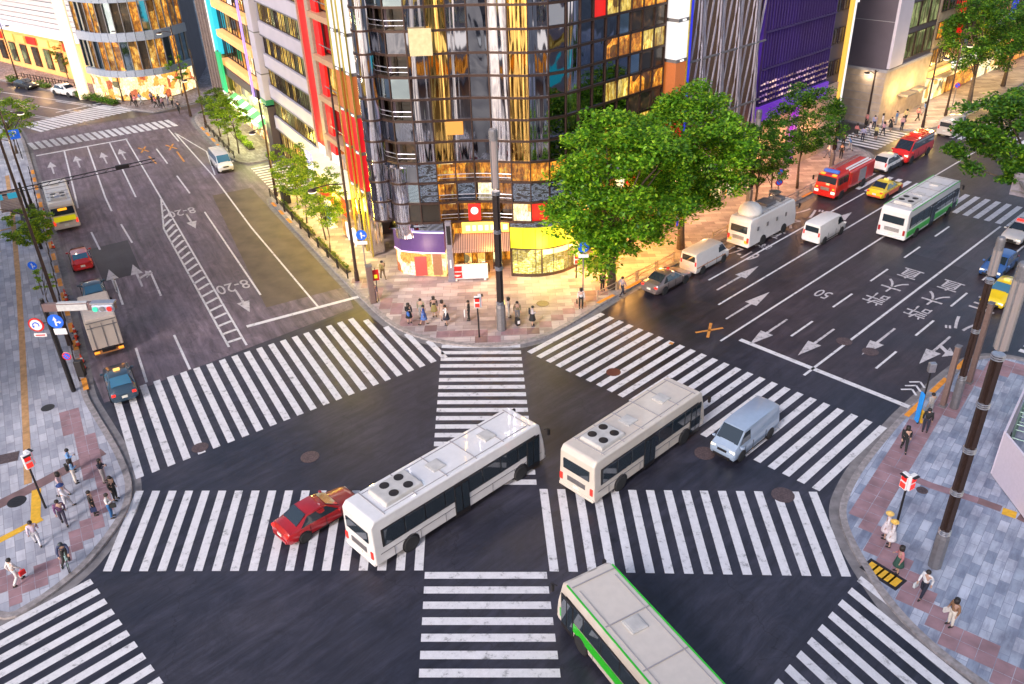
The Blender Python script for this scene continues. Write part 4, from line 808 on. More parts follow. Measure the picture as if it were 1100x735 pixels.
def wheel(par, x, y, r, wd=.2):
    s = 1 if y > 0 else -1; g = MB(); g.lathe([(r*.6, -wd/2), (r*.95, -wd/2), (r, -wd/3), (r, wd/3), (r*.95, wd/2), (r*.6, wd/2)], 18, axis='y', c=(0, 0, 0)); w_ = g.build('wheel', M_RUB, par, smooth=False); w_.location = (x, y, r)
    g = MB(); g.lathe([(r*.62, s*(wd/2-.04)), (r*.58, s*(wd/2+.0)), (r*.2, s*(wd/2-.02))], 14, axis='y'); g.build('rim', M_RIM, w_); return w_
def car(name, label, cat, P, head, style, pm, group=None, lights='off', glass=None, roof=None, extras=None, low=None, z=.0):
    S = STY[style]; st = S['st']; root = thing(name, label, cat, (P[0], P[1], z), head, group); glass = glass or M_CARGLASS
    g = MB(); vs, fs = loft(st); g.add(vs, fs); b = g.build('body', pm, root, smooth='auto')
    if style == 'van': g = MB(); g.box((st[-1][0]-.0, 0, 1.48), (.06, 1.25, .5)); g.build('rear_window', glass, root, bevel=.02)
    for sd in (-1, 1):
        g = MB(); [g.box((x_, sd*(S['W']*1.012+.003), .62), (.018, .02, .62)) for x_ in ((.95, .0, -.95) if style != 'van' else (1.25, .45, -.9))]; g.box((0, sd*(S['W']*1.012+.003), .33), (S['L']*.5, .02, .05)); g.build('door_seam', M_BLK, root)
        for x_ in S['wx']: g = MB(); g.lathe([(S['wr']+.07, -.01), (S['wr']+.07, .01)], 18, axis='y', c=(x_, sd*(S['W']*1.005), S['wr']+.02)); g.build('wheel_arch', M_BLK, root)
    def glazing(nm, i, j, top):
        a, c = (st[i], st[j]) if top else (st[j], st[i]); f = .07
        g = MB(); x0, x1 = st[i][0], st[j][0]; z0, z1 = st[i][3]+.07, st[j][3]+.06; y0, y1 = st[i][5]*.93, st[j][5]*.93
        L = lambda u, v: (x0+(x1-x0)*u, v*(y0+(y1-y0)*u), z0+(z1-z0)*u+.012)
        o_ = .02
        q = [L(f, -1), L(1-f, -1), L(1-f, 1), L(f, 1)]; g.add(q+[(a_, b_, c_-.05) for a_, b_, c_ in q], [(0, 1, 2, 3), (3, 2, 1, 0), (4, 5, 6, 7), (0, 4, 5, 1), (2, 6, 7, 3)]); g.build(nm, glass, root)
    glazing('windshield', *S['ws'], True)
    if S['rw']: glazing('rear_window', *S['rw'], False)
    i0, i1 = S['side']
    for sd in (-1, 1):
        top = []; bot = []
        for k in range(i0, i1+1):
            x, zb, zs, zt, ws, wt = st[k]; h = max(zt-zs, .0)
            if k in (i0, i1) and h < .3: continue
            bot.append((x, sd*(ws*.97+(wt-ws*.97)*.1+.02), zs+h*.1)); top.append((x, sd*(ws*.97+(wt-ws*.97)*.86+.02), zs+h*.86))
        k = i0; bot.insert(0, ((st[i0][0]*.75+st[i0+1][0]*.25), bot[0][1], bot[0][2])) if st[i0][3]-st[i0][2] < .3 else None
        if st[i1][3]-st[i1][2] < .3 and S['rw']: bot.append(((st[i1][0]*.7+st[i1-1][0]*.3), bot[-1][1], bot[-1][2]))
        if style == 'van' and not (extras and 'minibus' in extras): 
            top = [top[0], (.75, top[0][1], top[0][2])]; bot = [bot[0], bot[1], (.75, bot[1][1], bot[1][2])] if len(bot) > 1 else bot
        poly = bot+top[::-1]; g = MB(); n = len(poly); g.add(poly+[(a_, b_-sd*.03, c_) for a_, b_, c_ in poly], [tuple(range(n)), tuple(range(2*n-1, n-1, -1))]+[(i, (i+1) % n, n+(i+1) % n, n+i) for i in range(n)]); g.build('side_window', glass, root)
    for x in S['wx']:
        for sd in (-1, 1): wheel(root, x, sd*(S['W']-.055), S['wr'])
    xf, xr = st[0][0], st[-1][0]; zl = st[1][2]-.05; zr = st[-2][2]-.12
    for sd in (-1, 1):
        g = MB(); g.box((st[1][0]+.0, sd*st[1][4]*.74, zl), (.14, .34, .15)); g.build('headlight', M_HEAD if lights in ('head', 'both') else M_HEADOFF, root, bevel=.03)
        hh = .5 if style in ('van', 'suv') else .2
        g = MB(); g.box((xr+.05, sd*st[-1][4]*.84, zr+hh*.2), (.14, .26 if hh < .4 else .16, hh*.75)); g.build('taillight', M_TAIL if lights in ('tail', 'both') else M_TAILOFF, root, bevel=.03)
        g = MB(); x = st[S['ws'][0]][0]-.15; g.box((x, sd*(S['W']+.1), st[S['ws'][0]][2]+.1), (.14, .2, .13)); g.build('mirror', pm, root, bevel=.03)
    g = MB(); g.box((xr-.01, 0, .62 if style != 'van' else .75), (.04, .36, .17)); g.build('number_plate', M_PLATE, root)
    g = MB(); g.box((xf-.02, 0, .38), (.12, st[0][4]*1.5, .16)); g.build('front_bumper', M_BLK if style != 'limo' else M_STEEL, root, bevel=.03)
    g = MB(); g.box((xr+.02, 0, .4), (.14, st[-1][4]*1.7, .17)); g.build('rear_bumper', low or pm, root, bevel=.03)
    g = MB(); g.box((xf+.01, 0, zl-.06), (.06, st[0][4]*.8, .14)); g.build('grille', M_BLK, root, bevel=.01)
    zt = max(s[3] for s in st)+.05
    if roof == 'red_light': g = MB(); g.box((.1, 0, zt+.06), (.16, .2, .14)); g.build('roof_lamp', M_GRED, root, bevel=.03)
    if roof == 'taxi': g = MB(); g.box((-.1, 0, zt+.06), (.2, .42, .15)); g.build('roof_sign', M_GWARM, root, bevel=.03)
    if roof == 'bar': g = MB(); g.box((-.1, 0, zt+.07), (.3, 1.0, .14)); g.build('roof_lamp', M_TAIL, root, bevel=.03)
    if extras and 'stripe' in extras:
        for sd in (-1, 1): g = MB(); g.box((-.3, sd*(S['W']*1.01+.008), .78), (4.0, .02, .07)); g.build('side_stripe', mat('stripe_brown', (.45, .2, .08), .4), root)
    if extras and 'lower' in extras:
        for sd in (-1, 1): g = MB(); g.box((0, sd*(S['W']*1.005+.008), .52), (S['L']*.86, .03, .42)); g.build('lower_panel', low, root, bevel=.01)
    if extras and 'minibus' in extras: g = MB(); [g.box((x, 0, zt), (.06, 1.1, .03)) for x in (-1.8, -1.2, -.6, 0, .6)]; g.build('roof_rib', pm, root)
    return root
M_PANELR = mat('roof_plastic', (.5, .48, .46), .6, noise=.15, scale=2)
def bus(name, label, cat, P, head, L, W, H, pm, stripe=None, roofm=None, lights='off', rear=None, front_glass=True, stripe_z=.5, stripe_h=.5, glass=None, wins=True, group=None):
    root = thing(name, label, cat, (P[0], P[1], 0), head, group); glass = glass or M_CARGLASS; h = L/2
    prof = [(-h, .35), (h-.05, .35), (h, .9), (h-.1, 1.6), (h-.35, H-.25), (h-.6, H-.05), (-h+.25, H-.02), (-h+.02, H-.3)]
    g = MB(); n = len(prof); k = .94
    vs = [(x, -W/2*(k if z > H*.6 else 1), z) for x, z in prof]+[(x, W/2*(k if z > H*.6 else 1), z) for x, z in prof]
    g.add(vs, [tuple(range(n)), tuple(range(2*n-1, n-1, -1))]+[(i, n+i, n+(i+1) % n, (i+1) % n) for i in range(n)]); g.build('body', pm, root, bevel=.1, seg=3)
    g = MB(); g.add([(h-.03, -W*.42, 1.15), (h-.03, W*.42, 1.15), (h-.3, W*.4, H-.4), (h-.3, -W*.4, H-.4), (h-.2, -W*.42, 1.15), (h-.2, W*.42, 1.15), (h-.5, W*.4, H-.4), (h-.5, -W*.4, H-.4)], [(0, 1, 2, 3), (7, 6, 5, 4), (0, 4, 5, 1), (3, 2, 6, 7), (1, 5, 6, 2), (0, 3, 7, 4)]); g.build('windshield', glass, root)
    nw = max(3, int(L/1.35))
    if wins:
        for sd in (-1, 1):
            g = MB(); g.box((-.1, sd*(W/2*.972), H*.6), (L-1.3, .05, H*.36)); g.build('window_band', M_BLK, root, bevel=.04)
            for i in range(nw): x = -h+.65+(L-1.5)*(i+.5)/nw; g = MB(); g.box((x, sd*(W/2*.985), H*.6), ((L-1.5)/nw-.07, .06, H*.31)); g.build('side_window', glass, root, bevel=.02)
            for x in ((h-1.0, -.3) if sd < 0 else (h-.9,)): 
                g = MB(); g.box((x, sd*(W/2+.0), H*.42), (1.0, .05, H*.68)); d_ = g.build('door', M_BLK, root, bevel=.02); g = MB(); g.box((x-.24, sd*(W/2+.02), H*.45), (.4, .05, H*.54)); g.box((x+.24, sd*(W/2+.02), H*.45), (.4, .05, H*.54)); g.build('door_glass', glass, d_)
            g = MB(); g.box((0, sd*(W/2+.004), .98), (L*.94, .02, .025)); [g.box((-h+1.2+i*(L-2)/6, sd*(W/2+.004), .68), (.02, .02, .6)) for i in range(7)]; g.build('panel_seam', M_GREY, root)
            for x in (h-2.0, -h+2.2): g = MB(); g.lathe([(.55, -.01), (.55, .012)], 20, axis='y', c=(x, sd*(W/2+.0), .5)); g.build('wheel_arch', M_BLK, root)
    if stripe:
        for sd in (-1, 1): g = MB(); g.box((0, sd*(W/2+.008), stripe_z+stripe_h/2), (L*.96, .03, stripe_h)); g.build('stripe', stripe, root)
        for sd in (-1, 1): g = MB(); g.box((0, sd*(W/2*.93), H-.06), (L*.9, .06, .07)); g.build('stripe', stripe, root)
    for x in (h-2.0, -h+2.2):
        for sd in (-1, 1): wheel(root, x, sd*(W/2-.09), .46, .28)
    for sd in (-1, 1):
        g = MB(); g.box((h-.01, sd*W*.36, .75), (.08, .34, .2)); g.build('headlight', M_HEAD if lights == 'head' else M_HEADOFF, root, bevel=.03)
        g = MB(); g.box((-h-.01, sd*W*.42, 1.0), (.08, .2, .45)); g.build('taillight', M_TAIL if lights == 'tail' else M_TAILOFF, root, bevel=.03)
        g = MB(); g.box((h+.15, sd*(W/2+.12), H*.72), (.15, .12, .4)); g.tube([(h-.1, sd*W/2, H*.8), (h+.15, sd*(W/2+.1), H*.8)], .03, 5); g.build('mirror', M_BLK, root)
    g = MB(); g.box((-h-.01, 0, .7), (.05, .4, .2)); g.build('number_plate', M_PLATE, root)
    g = MB(); g.box((-h+.05, 0, .45), (.2, W*.96, .2)); g.build('rear_bumper', pm, root, bevel=.04); g = MB(); g.box((h-.05, 0, .45), (.2, W*.96, .2)); g.build('front_bumper', pm, root, bevel=.04)
    for x in (h*.45, -h*.15): g = MB(); g.box((x, 0, H+.0), (.8, .8, .1)); g.box((x, 0, H+.05), (.66, .66, .04)); g.build('roof_hatch', M_PANELR, root, bevel=.03)
    g = MB(); g.box((-h*.58, 0, H+.08), (L*.2, W*.62, .26), tp=.94); ac = g.build('air_conditioner', M_PANELR, root, bevel=.06)
    for y in (-.4, .4): g = MB(); g.lathe([(.26, 0), (.26, .02), (.05, .03)], 16, c=(-h*.58-.4, y, H+.21)); g.lathe([(.26, 0), (.26, .02), (.05, .03)], 16, c=(-h*.58+.5, y, H+.21)); g.build('fan_grille', M_BLK, ac)
    g = MB(); g.box((-h-.0, 0, H*.66), (.1, W*.72, H*.22)); g.build('rear_window', glass, root, bevel=.03) if not rear else None
    g = MB(); [g.box((-h-.02, 0, .95+i*.07), (.04, W*.5, .025)) for i in range(5)]; g.build('engine_grille', M_GREY, root)
    g = MB(); [g.box((0, y, H-.02), (L*.82, .03, .04)) for y in (-W*.36, W*.36)]; g.build('roof_rib', M_CONC, root)
    g = MB()
    for i in range(6): g.box((-h+1+i*(L-2)/5, 0, H+.0), (.05, W*.86, .03))
    g.build('roof_seam', M_CONC, root)
    if rear: rear(root, h, W, H)
    return root
# --- parked / standing traffic, left road
def coach_rear(root, h, W, H):
    g = MB(); g.box((-h-.0, 0, 2.1), (.1, W*.84, .75)); g.build('rear_window', M_CARGLASS, root, bevel=.03); g = MB(); g.box((-h-.06, 0, 2.3), (.06, .8, .22)); g.build('destination_sign', glow('dest_orange', (1, .4, .02), 1.6), root)
    g = MB(); g.box((-h-.03, 0, 1.35), (.06, W*.82, .5)); g.build('yellow_panel', glow('panel_yellow', (.8, .75, .0), .35, (.7, .65, .02)), root)
    g = MB(); g.lathe([(.5, 0), (.42, .2), (.2, .32), (.02, .36)], 16, c=(-h+1.5, .1, H)); g.build('roof_dome', M_STEEL, root, smooth=True)
hA, hB = RA, RB
bus('city_bus', 'cream white city bus with a yellow band across its rear, standing by the west kerb', 'bus', PA(92.3, -.35), hA, 8.6, 2.35, 2.95, P_CREAM, lights='tail', rear=coach_rear)
car('parked_car', 'red compact hatchback waiting behind the cream bus', 'car', PA(78.9, -.1), hA, 'compact', P_RED, lights='off', glass=M_SKYGLASS)
car('parked_car', 'dark car with a bluish rear window in front of the grey box truck', 'car', PA(71.2, .1), hA, 'sedan', P_TEAL, glass=M_SKYGLASS)
def truck(name, label, P, head, L=6.2):
    r = thing(name, label, 'truck', (P[0], P[1], 0), head); h = L/2
    g = MB(); g.box((-.7, 0, 1.95), (L-1.6, 2.1, 2.3)); g.build('cargo_box', P_TRUCK, r, bevel=.05); g = MB(); g.box((-.7, 0, .72), (L-1.2, .9, .25)); g.build('chassis', M_BLK, r)
    g = MB(); g.add(*loft([(h, .4, .9, 1.0, .9, .85), (h-.05, .35, 1.1, 1.3, .95, .9), (h-.35, .35, 1.15, 2.1, .95, .85), (h-1.5, .35, 1.15, 2.15, .95, .88)])); g.build('cab', P_WHITE, r, bevel=.04)
    g = MB(); g.box((h-.12, 0, 1.65), (.1, 1.6, .7), 0); g.build('windshield', M_CARGLASS, r)
    for y in (-.75, -.0, .75): g = MB(); g.box((-.7-(L-1.6)/2-.02, y, 1.8), (.05, .04, 2.0)); g.build('door_rod', M_GREY, r)
    g = MB(); g.box((-.7-(L-1.6)/2-.03, 0, 2.55), (.06, 2.0, .05)); g.box((-.7-(L-1.6)/2-.03, 0, 2.95), (.06, 2.0, .05)); g.build('door_seam', M_GREY, r)
    g = MB(); g.box((-.7, 0, 3.12), (L-1.8, 1.9, .04)); g.build('roof', mat('truck_roof', (.68, .56, .46), .5, noise=.08), r)
    g = MB(); g.box((-h+.08, 0, .55), (.2, 2.0, .22)); g.build('rear_bumper', mat('bumper_orange', (.5, .22, .08), .5), r)
    for y in (-.8, .8): g = MB(); g.box((-h-.04, y, .62), (.06, .35, .14)); g.build('taillight', M_AMB, r)
    for x in (h-1.0, -h+1.5):
        for s in (-1, 1): wheel(r, x, s*.92, .4, .26)
    for s in (-1, 1): g = MB(); g.box((h-.1, s*1.2, 1.7), (.1, .14, .4)); g.build('mirror', M_BLK, r)
    return r
truck('box_truck', 'beige grey box truck seen from behind beside the west pavement', PA(63.2, -.1), hA)
t = car('taxi', 'dark blue taxi with glowing tail lamps entering the left zebra', 'taxi', PA(55.3, -.05), hA, 'sedan', P_TEAL, lights='tail', glass=M_SKYGLASS, roof='taxi')
car('minivan', 'white minivan with head lamps lit coming along the far side of the left road', 'van', PA(98.6, 16.9), hA+math.pi, 'van', P_WHITE, lights='head', glass=M_SKYGLASS, extras=('minibus',))
dE = (G(90, 104)-G(28, 93)); hE = math.atan2(dE.y, dE.x)
car('limousine', 'white old-fashioned limousine in front of the low hedge', 'car', G(72, 102), hE, 'limo', P_WHITE, lights='off')
car('dark_car', 'black car with a glowing head lamp beside the hedge, left of the white limousine', 'car', G(29, 94.5), hE, 'sedan', P_BLK, lights='head')
# --- right road, kerb lane
car('silver_car', 'silver brown saloon with a small red roof lamp at the kerb before the big tree', 'car', PB(50.4, -36.1), hB, 'sedan', P_SILV, lights='tail', roof='red_light')
car('delivery_van', 'white cargo van with a brown side stripe behind the silver saloon', 'van', PB(55.6, -36.1), hB, 'van', P_WHITE, lights='both', extras=('stripe',))
r = bus('broadcast_truck', 'white satellite broadcast truck with a large dome and gear on its roof', 'truck', PB(64.1, -36.0), hB, 7.6, 2.25, 2.85, P_WHITE, lights='tail', wins=False)
g = MB(); g.lathe([(1.0, 0), (1.02, .25), (.9, .6), (.65, .85), (.3, 1.0), (.02, 1.04)], 24, c=(-2.3, 0, 2.85)); g.build('radar_dome', M_WHITE, r, smooth=True)
g = MB(); g.box((.4, .2, 3.0), (1.4, 1.3, .3)); g.box((2.0, -.2, 3.05), (.8, .8, .35)); g.build('roof_equipment', M_GREY, r, bevel=.03)
g = MB(); g.lathe([(.05, 0), (.5, .12), (.55, .2)], 16, c=(2.1, .3, 3.3)); g.tube([(2.1, .3, 2.9), (2.1, .3, 3.35)], .06); g.tube([(1.4, .5, 2.9), (1.4, .5, 3.9)], .03); g.build('antenna', M_STEEL, r)
for i in range(4): g = MB(); g.box((-2.6+i*1.5, -1.14, 1.8), (.25, .04, .35)); g.build('side_vent', M_GREY, r)
for s in (-1, 1): g = MB(); g.box((-3.8, s*.8, .8), (.06, .35, .25)); g.build('amber_lamp', M_AMB, r)
# fire engine
P = PB(79.6, -36.3); r = thing('fire_engine', 'red fire engine with ladder and a blue roof lamp bar, facing the camera', 'fire engine', P, hB+math.pi)
g = MB(); g.add(*loft([(3.9, .45, 1.0, 1.1, 1.1, 1.0), (3.85, .4, 1.25, 1.45, 1.14, 1.05), (3.6, .4, 1.3, 2.4, 1.14, .98), (1.5, .4, 1.3, 2.5, 1.14, 1.02)])); g.build('cab', P_RED, r, bevel=.06)
g = MB(); g.box((-1.3, 0, 1.5), (5.2, 2.2, 1.7)); g.build('body', P_RED, r, bevel=.05); g = MB(); g.box((3.72, 0, 1.9), (.16, 1.9, .85), ); g.build('windshield', M_CARGLASS, r, bevel=.02)
for s in (-1, 1):
    g = MB(); g.box((3.0, s*1.07, 1.9), (.9, .06, .7)); g.build('side_window', M_CARGLASS, r); g = MB(); g.box((2.0, s*1.07, 1.9), (.8, .06, .7)); g.build('side_window', M_CARGLASS, r)
    for i in range(3): g = MB(); g.box((-3+i*1.6, s*1.11, 1.5), (1.4, .05, 1.2)); g.build('locker_shutter', M_STEEL if i == 1 else mat('red_shutter', (.45, .02, .02), .4), r)
    for x in (2.6, -1.9): wheel(r, x, s*1.0, .48, .3)
    g = MB(); g.box((3.93, s*.85, .85), (.06, .4, .25)); g.build('headlight', M_HEAD, r, bevel=.02); g = MB(); g.box((3.9, s*.85, 1.2), (.06, .2, .15)); g.build('turn_lamp', M_AMB, r); g = MB(); g.box((3.9, s*1.35, 2.0), (.12, .15, .45)); g.tube([(3.6, s*1.05, 2.2), (3.9, s*1.35, 2.2)], .03, 5); g.build('mirror', M_BLK, r)
g = MB(); g.box((3.0, 0, 2.68), (.4, 1.5, .28)); g.build('light_bar', glow('blue_bar', (.05, .15, .6), .5, (.03, .1, .4)), r, bevel=.05)
g = MB(); g.box((3.55, .6, 2.5), (.3, .4, .12)); g.box((3.55, -.6, 2.5), (.3, .4, .12)); g.build('amber_lamp', M_AMB, r)
g = MB()
for y in (-.75, -.3): g.box((-.9, y, 2.6), (5.6, .06, .1))
for i in range(18): g.box((-3.5+i*.31, -.52, 2.6), (.05, .45, .05))
g.build('ladder', M_STEEL, r); g = MB(); g.tube([(-3.4, .5, 2.5), (1.0, .5, 2.5)], .1, 8); g.tube([(-3.4, .8, 2.45), (1.0, .8, 2.45)], .08, 8); g.build('hose_pipe', M_WHITE, r)
g = MB(); g.box((3.95, 0, .55), (.15, 2.2, .3)); g.build('front_bumper', P_RED, r, bevel=.04); g = MB(); g.box((3.94, 0, 1.15), (.05, .9, .3)); g.build('grille', M_STEEL, r)
car('taxi', 'yellow taxi passing beside the fire engine', 'taxi', PB(81.0, -32.7), hB, 'sedan', P_YEL, lights='tail', roof='taxi', extras=('lower',), low=mat('paint_orange_red', (.6, .1, .03), .4))
car('patrol_car', 'white car with a black lower body on the far zebra before the red van', 'car', PB(88.3, -35.9), hB, 'suv', P_WHITE, lights='tail', extras=('lower',), low=P_BLK)
car('red_van', 'red emergency van with roof lamp facing the camera past the far zebra', 'van', PB(93.3, -35.6), hB+math.pi, 'van', P_RED, lights='head', extras=('minibus',), roof='bar').scale = (1.35, 1.15, 1.25)
car('beige_van', 'white van with red tail lamps standing under the far right trees', 'van', PB(105, -36), hB, 'van', P_CREAM, lights='tail')
car('taxi', 'yellow taxi with orange head lamps waiting beside the tall east lamp post', 'taxi', PB(65.8, -16.2), hB+math.pi, 'sedan', P_YEL, lights='head', roof='taxi', glass=M_SKYGLASS)
car('moving_car', 'white car with a red roof and bright head lamps at the right picture edge', 'car', PB(78.5, -19.4), hB+math.pi, 'sedan', P_WHITE, lights='head', roof='bar')
car('moving_car', 'dark blue car with amber lamps following beside the yellow taxi', 'car', PB(70.5, -18.2), hB+math.pi, 'compact', P_BLUE, lights='head')
# --- moving traffic, built as the vehicles themselves
bus('green_striped_bus', 'long white bus with bright green lower edges crossing at the bottom of the picture', 'bus', PA(15.7, 15.7), hA, 14.6, 2.6, 3.0, P_CREAM, stripe=P_GREEN, stripe_z=.75, stripe_h=.5)
bus('coach', 'white coach with a green stripe on the right road beyond the yellow taxi', 'bus', PB(76, -27.2), hB, 11, 2.6, 3.0, P_WHITE, stripe=P_GREEN, stripe_z=.6, stripe_h=.5)
bus('coach', 'plain white coach crossing the middle of the junction over the upright zebra', 'bus', PB(21.5, -28.6), hB, 12, 2.6, 3.1, P_WHITE, lights='tail')
bus('coach', 'pale beige coach heading for the eastern zebra, right of the junction centre', 'bus', PB(31.5, -24.0), hB, 10, 2.6, 3.0, P_CREAM, lights='tail')
car('moving_car', 'dark red saloon alongside the white coach in the crossing', 'car', PB(15.5, -32.6), hB, 'sedan', paint('dark_red', (.35, .01, .015)), lights='tail')
car('moving_car', 'white minivan with red tail lamps beside the painted bus lane lettering', 'van', PB(67.5, -31.8), hB, 'van', P_WHITE, lights='tail')
car('moving_car', 'silver blue minivan coming toward the lens over the eastern zebra', 'van', PB(37, -20.2), hB+math.pi, 'van', paint('silver_blue', (.32, .4, .52)), lights='head')
0 and car('moving_car', 'white saloon with head lamps driving down the left road toward the crossing', 'car', PA(83, 13.2), hA+math.pi, 'sedan', P_WHITE, lights='head')
# ================================================================== PEOPLE
SKINM = mat('skin', (.5, .3, .22), .6, noise=.05)
def skin_mesh(name, pts, edges, rad, m, root=0, sub=1):
    me = bpy.data.meshes.new(name+'_src'); me.from_pydata([Vector(p) for p in pts], edges, []); o = bpy.data.objects.new('tmp', me); SC.collection.objects.link(o)
    md = o.modifiers.new('s', 'SKIN'); md.use_smooth_shade = True
    for i, v in enumerate(me.skin_vertices[0].data): r = rad[i]; v.radius = (r, r) if not isinstance(r, tuple) else r; v.use_root = i == root
    sb = o.modifiers.new('u', 'SUBSURF'); sb.levels = sub; sb.render_levels = sub
    res = bpy.data.meshes.new_from_object(o.evaluated_get(bpy.context.evaluated_depsgraph_get())); bpy.data.objects.remove(o); res.name = name; res.materials.clear(); res.materials.append(m); return res
def pose_joints(pose):
    """facing +x, feet on z=0, 1.7 m"""
    J = dict(pelvis=(0, 0, .92), waist=(0, 0, 1.08), chest=(.01, 0, 1.3), neck=(0, 0, 1.46), head=(.02, 0, 1.58), top=(.01, 0, 1.68))
    for s, n in ((1, 'l'), (-1, 'r')):
        J['hip'+n] = (0, s*.1, .88); J['knee'+n] = (.02, s*.11, .48); J['ank'+n] = (-.02, s*.11, .08); J['toe'+n] = (.14, s*.12, .035)
        J['sho'+n] = (0, s*.19, 1.4); J['elb'+n] = (-.03, s*.25, 1.12); J['wri'+n] = (.04, s*.25, .87)
    if pose == 'walk': J.update(kneel=(.16, .1, .5), ankl=(.28, .1, .1), toel=(.43, .11, .06), kneer=(.0, -.1, .48), ankr=(-.28, -.1, .13), toer=(-.15, -.11, .04), elbl=(-.14, .24, 1.14), wril=(-.08, .25, .9), elbr=(.1, -.24, 1.14), wrir=(.24, -.22, .95))
    if pose in ('phone', 'phone2'): J.update(elbr=(.02, -.25, 1.13), wrir=(.26, -.1, 1.2), head=(.06, 0, 1.57), top=(.07, 0, 1.67))
    if pose == 'phone2': J.update(elbl=(.02, .25, 1.13), wril=(.26, .06, 1.18))
    if pose == 'ride': J.update(pelvis=(-.12, 0, .98), waist=(-.04, 0, 1.12), chest=(.12, 0, 1.32), neck=(.2, 0, 1.45), head=(.26, 0, 1.55), top=(.27, 0, 1.65), hipl=(-.1, .1, .94), hipr=(-.1, -.1, .94), kneel=(.28, .12, .78), ankl=(.1, .12, .42), toel=(.26, .12, .38), kneer=(.22, -.13, .52), ankr=(.06, -.3, .08), toer=(.22, -.31, .035), shol=(.16, .19, 1.38), shor=(.16, -.19, 1.38), elbl=(.36, .26, 1.18), elbr=(.36, -.26, 1.18), wril=(.55, .22, 1.05), wrir=(.55, -.22, 1.05))
    if pose == 'wave': J.update(elbr=(.08, -.36, 1.36), wrir=(.14, -.44, 1.6))
    return J
CACHE = {}
def body_meshes(pose):
    if pose in CACHE: return CACHE[pose]
    J = pose_joints(pose); V_ = {k: Vector(v) for k, v in J.items()}
    def build(nm, chain_edges, rads, m, extra=()):
        names = []; 
        for a, b in chain_edges:
            for q in (a, b):
                if q not in names: names.append(q)
        pts = [V_[n] for n in names]; ed = [(names.index(a), names.index(b)) for a, b in chain_edges]; rd = [rads[n] for n in names]
        for base, dirs in extra:
            i = names.index(base)
            for off, r, tip in dirs: pts.append(V_[base]+Vector(off)); rd.append(r); ed.append((i, len(pts)-1)); pts.append(V_[base]+Vector(tip)); rd.append(r*.8); ed.append((len(pts)-2, len(pts)-1))
        return skin_mesh(nm, pts, ed, rd, m)
    full = [('pelvis', 'waist'), ('waist', 'chest'), ('chest', 'neck'), ('neck', 'head'), ('head', 'top')]
    arm = []; leg = []
    for n in 'lr': arm += [('chest', 'sho'+n), ('sho'+n, 'elb'+n), ('elb'+n, 'wri'+n)]; leg += [('pelvis', 'hip'+n), ('hip'+n, 'knee'+n), ('knee'+n, 'ank'+n), ('ank'+n, 'toe'+n)]
    rb = dict(pelvis=.13, waist=.115, chest=.14, neck=.05, head=.095, top=.07)
    for n in 'lr': rb.update({'sho'+n: .06, 'elb'+n: .042, 'wri'+n: .026, 'hip'+n: .09, 'knee'+n: .058, 'ank'+n: .038, 'toe'+n: .035})
    ex = []
    for n, s in (('l', 1), ('r', -1)):
        w_ = V_['wri'+n]; e = V_['elb'+n]; d = (w_-e).normalized(); side = d.cross(Vector((0, 0, 1)));
        if side.length < .2: side = Vector((1, 0, 0))
        side.normalize(); fing = []
        for k in range(4): o = d*.08+side*(k-1.5)*.021; fing.append((o, .0095, o+d*(.055+.012*(1.5-abs(k-1.5)))+Vector((.012, 0, -.01))))
        fing.append((d*.035+side*.035, .010, d*.07+side*.06)); ex.append(('wri'+n, fing))
    out = {'body': build('body', full+arm+leg, rb, SKINM, ex)}
    rt = dict(pelvis=.155, waist=.14, chest=.165, neck=.06)
    for n in 'lr': rt.update({'sho'+n: .08, 'elb'+n: .062, 'wri'+n: .042})
    out['top'] = build('top', [('pelvis', 'waist'), ('waist', 'chest'), ('chest', 'neck')]+arm, rt, M_WHITE)
    V2 = dict(V_)
    rl = dict(pelvis=.15, waist=.13)
    for n in 'lr': rl.update({'hip'+n: .108, 'knee'+n: .078, 'ank'+n: .06})
    out['trousers'] = build('trousers', [('waist', 'pelvis')]+[e for e in leg if 'toe' not in e[1]], rl, M_BLK)
    hp = V_['head']; g = MB(); 
    hv = []; 
    for i in range(6):
        th = i/5*math.pi*.62; hv.append((.118*math.sin(th)+.002, .125*math.cos(th)))
    g.lathe(hv, 12, c=(hp.x-.012, hp.y, hp.z+.005)); out['hair'] = g.mesh('hair', M_BLK, True)
    g = MB(); g.lathe([(.122, .12), (.13, 0), (.12, -.12), (.05, -.2)], 10, c=(hp.x-.045, hp.y, hp.z)); out['long_hair'] = g.mesh('hair', M_BLK, True)
    g = MB(); hp2 = V_['pelvis']; g.lathe([(.15, .12), (.18, 0), (.25, -.35), (.27, -.42)], 14, c=(hp2.x, 0, hp2.z)); out['skirt'] = g.mesh('skirt', M_BLK, True)
    g = MB()
    for n in 'lr':
        a, t_ = V_['ank'+n], V_['toe'+n]; g.tube([a+Vector((-.05, 0, -.035)), a.lerp(t_, .6)+Vector((0, 0, -.0)), t_+Vector((.02, 0, .0))], [.045, .05, .036], 6)
    out['shoes'] = g.mesh('shoes', M_BLK, True)
    hd = V_['head']; g = MB()
    for s in (-1, 1): g.box((hd.x+.088, s*.034, hd.z+.01), (.012, .02, .009))
    g.box((hd.x+.09, 0, hd.z-.045), (.01, .045, .008)); out['face'] = g.mesh('eyes_and_mouth', M_BLK)
    g = MB(); g.add([(hd.x+.085, -.012, hd.z-.02), (hd.x+.085, .012, hd.z-.02), (hd.x+.085, 0, hd.z+.02), (hd.x+.115, 0, hd.z-.022)], [(0, 1, 3), (1, 2, 3), (2, 0, 3), (0, 2, 1)]); out['nose'] = g.mesh('nose', SKINM)
    g = MB(); g.box((-.2, 0, 1.25), (.14, .28, .4)); out['backpack'] = g.mesh('backpack', M_BLK)
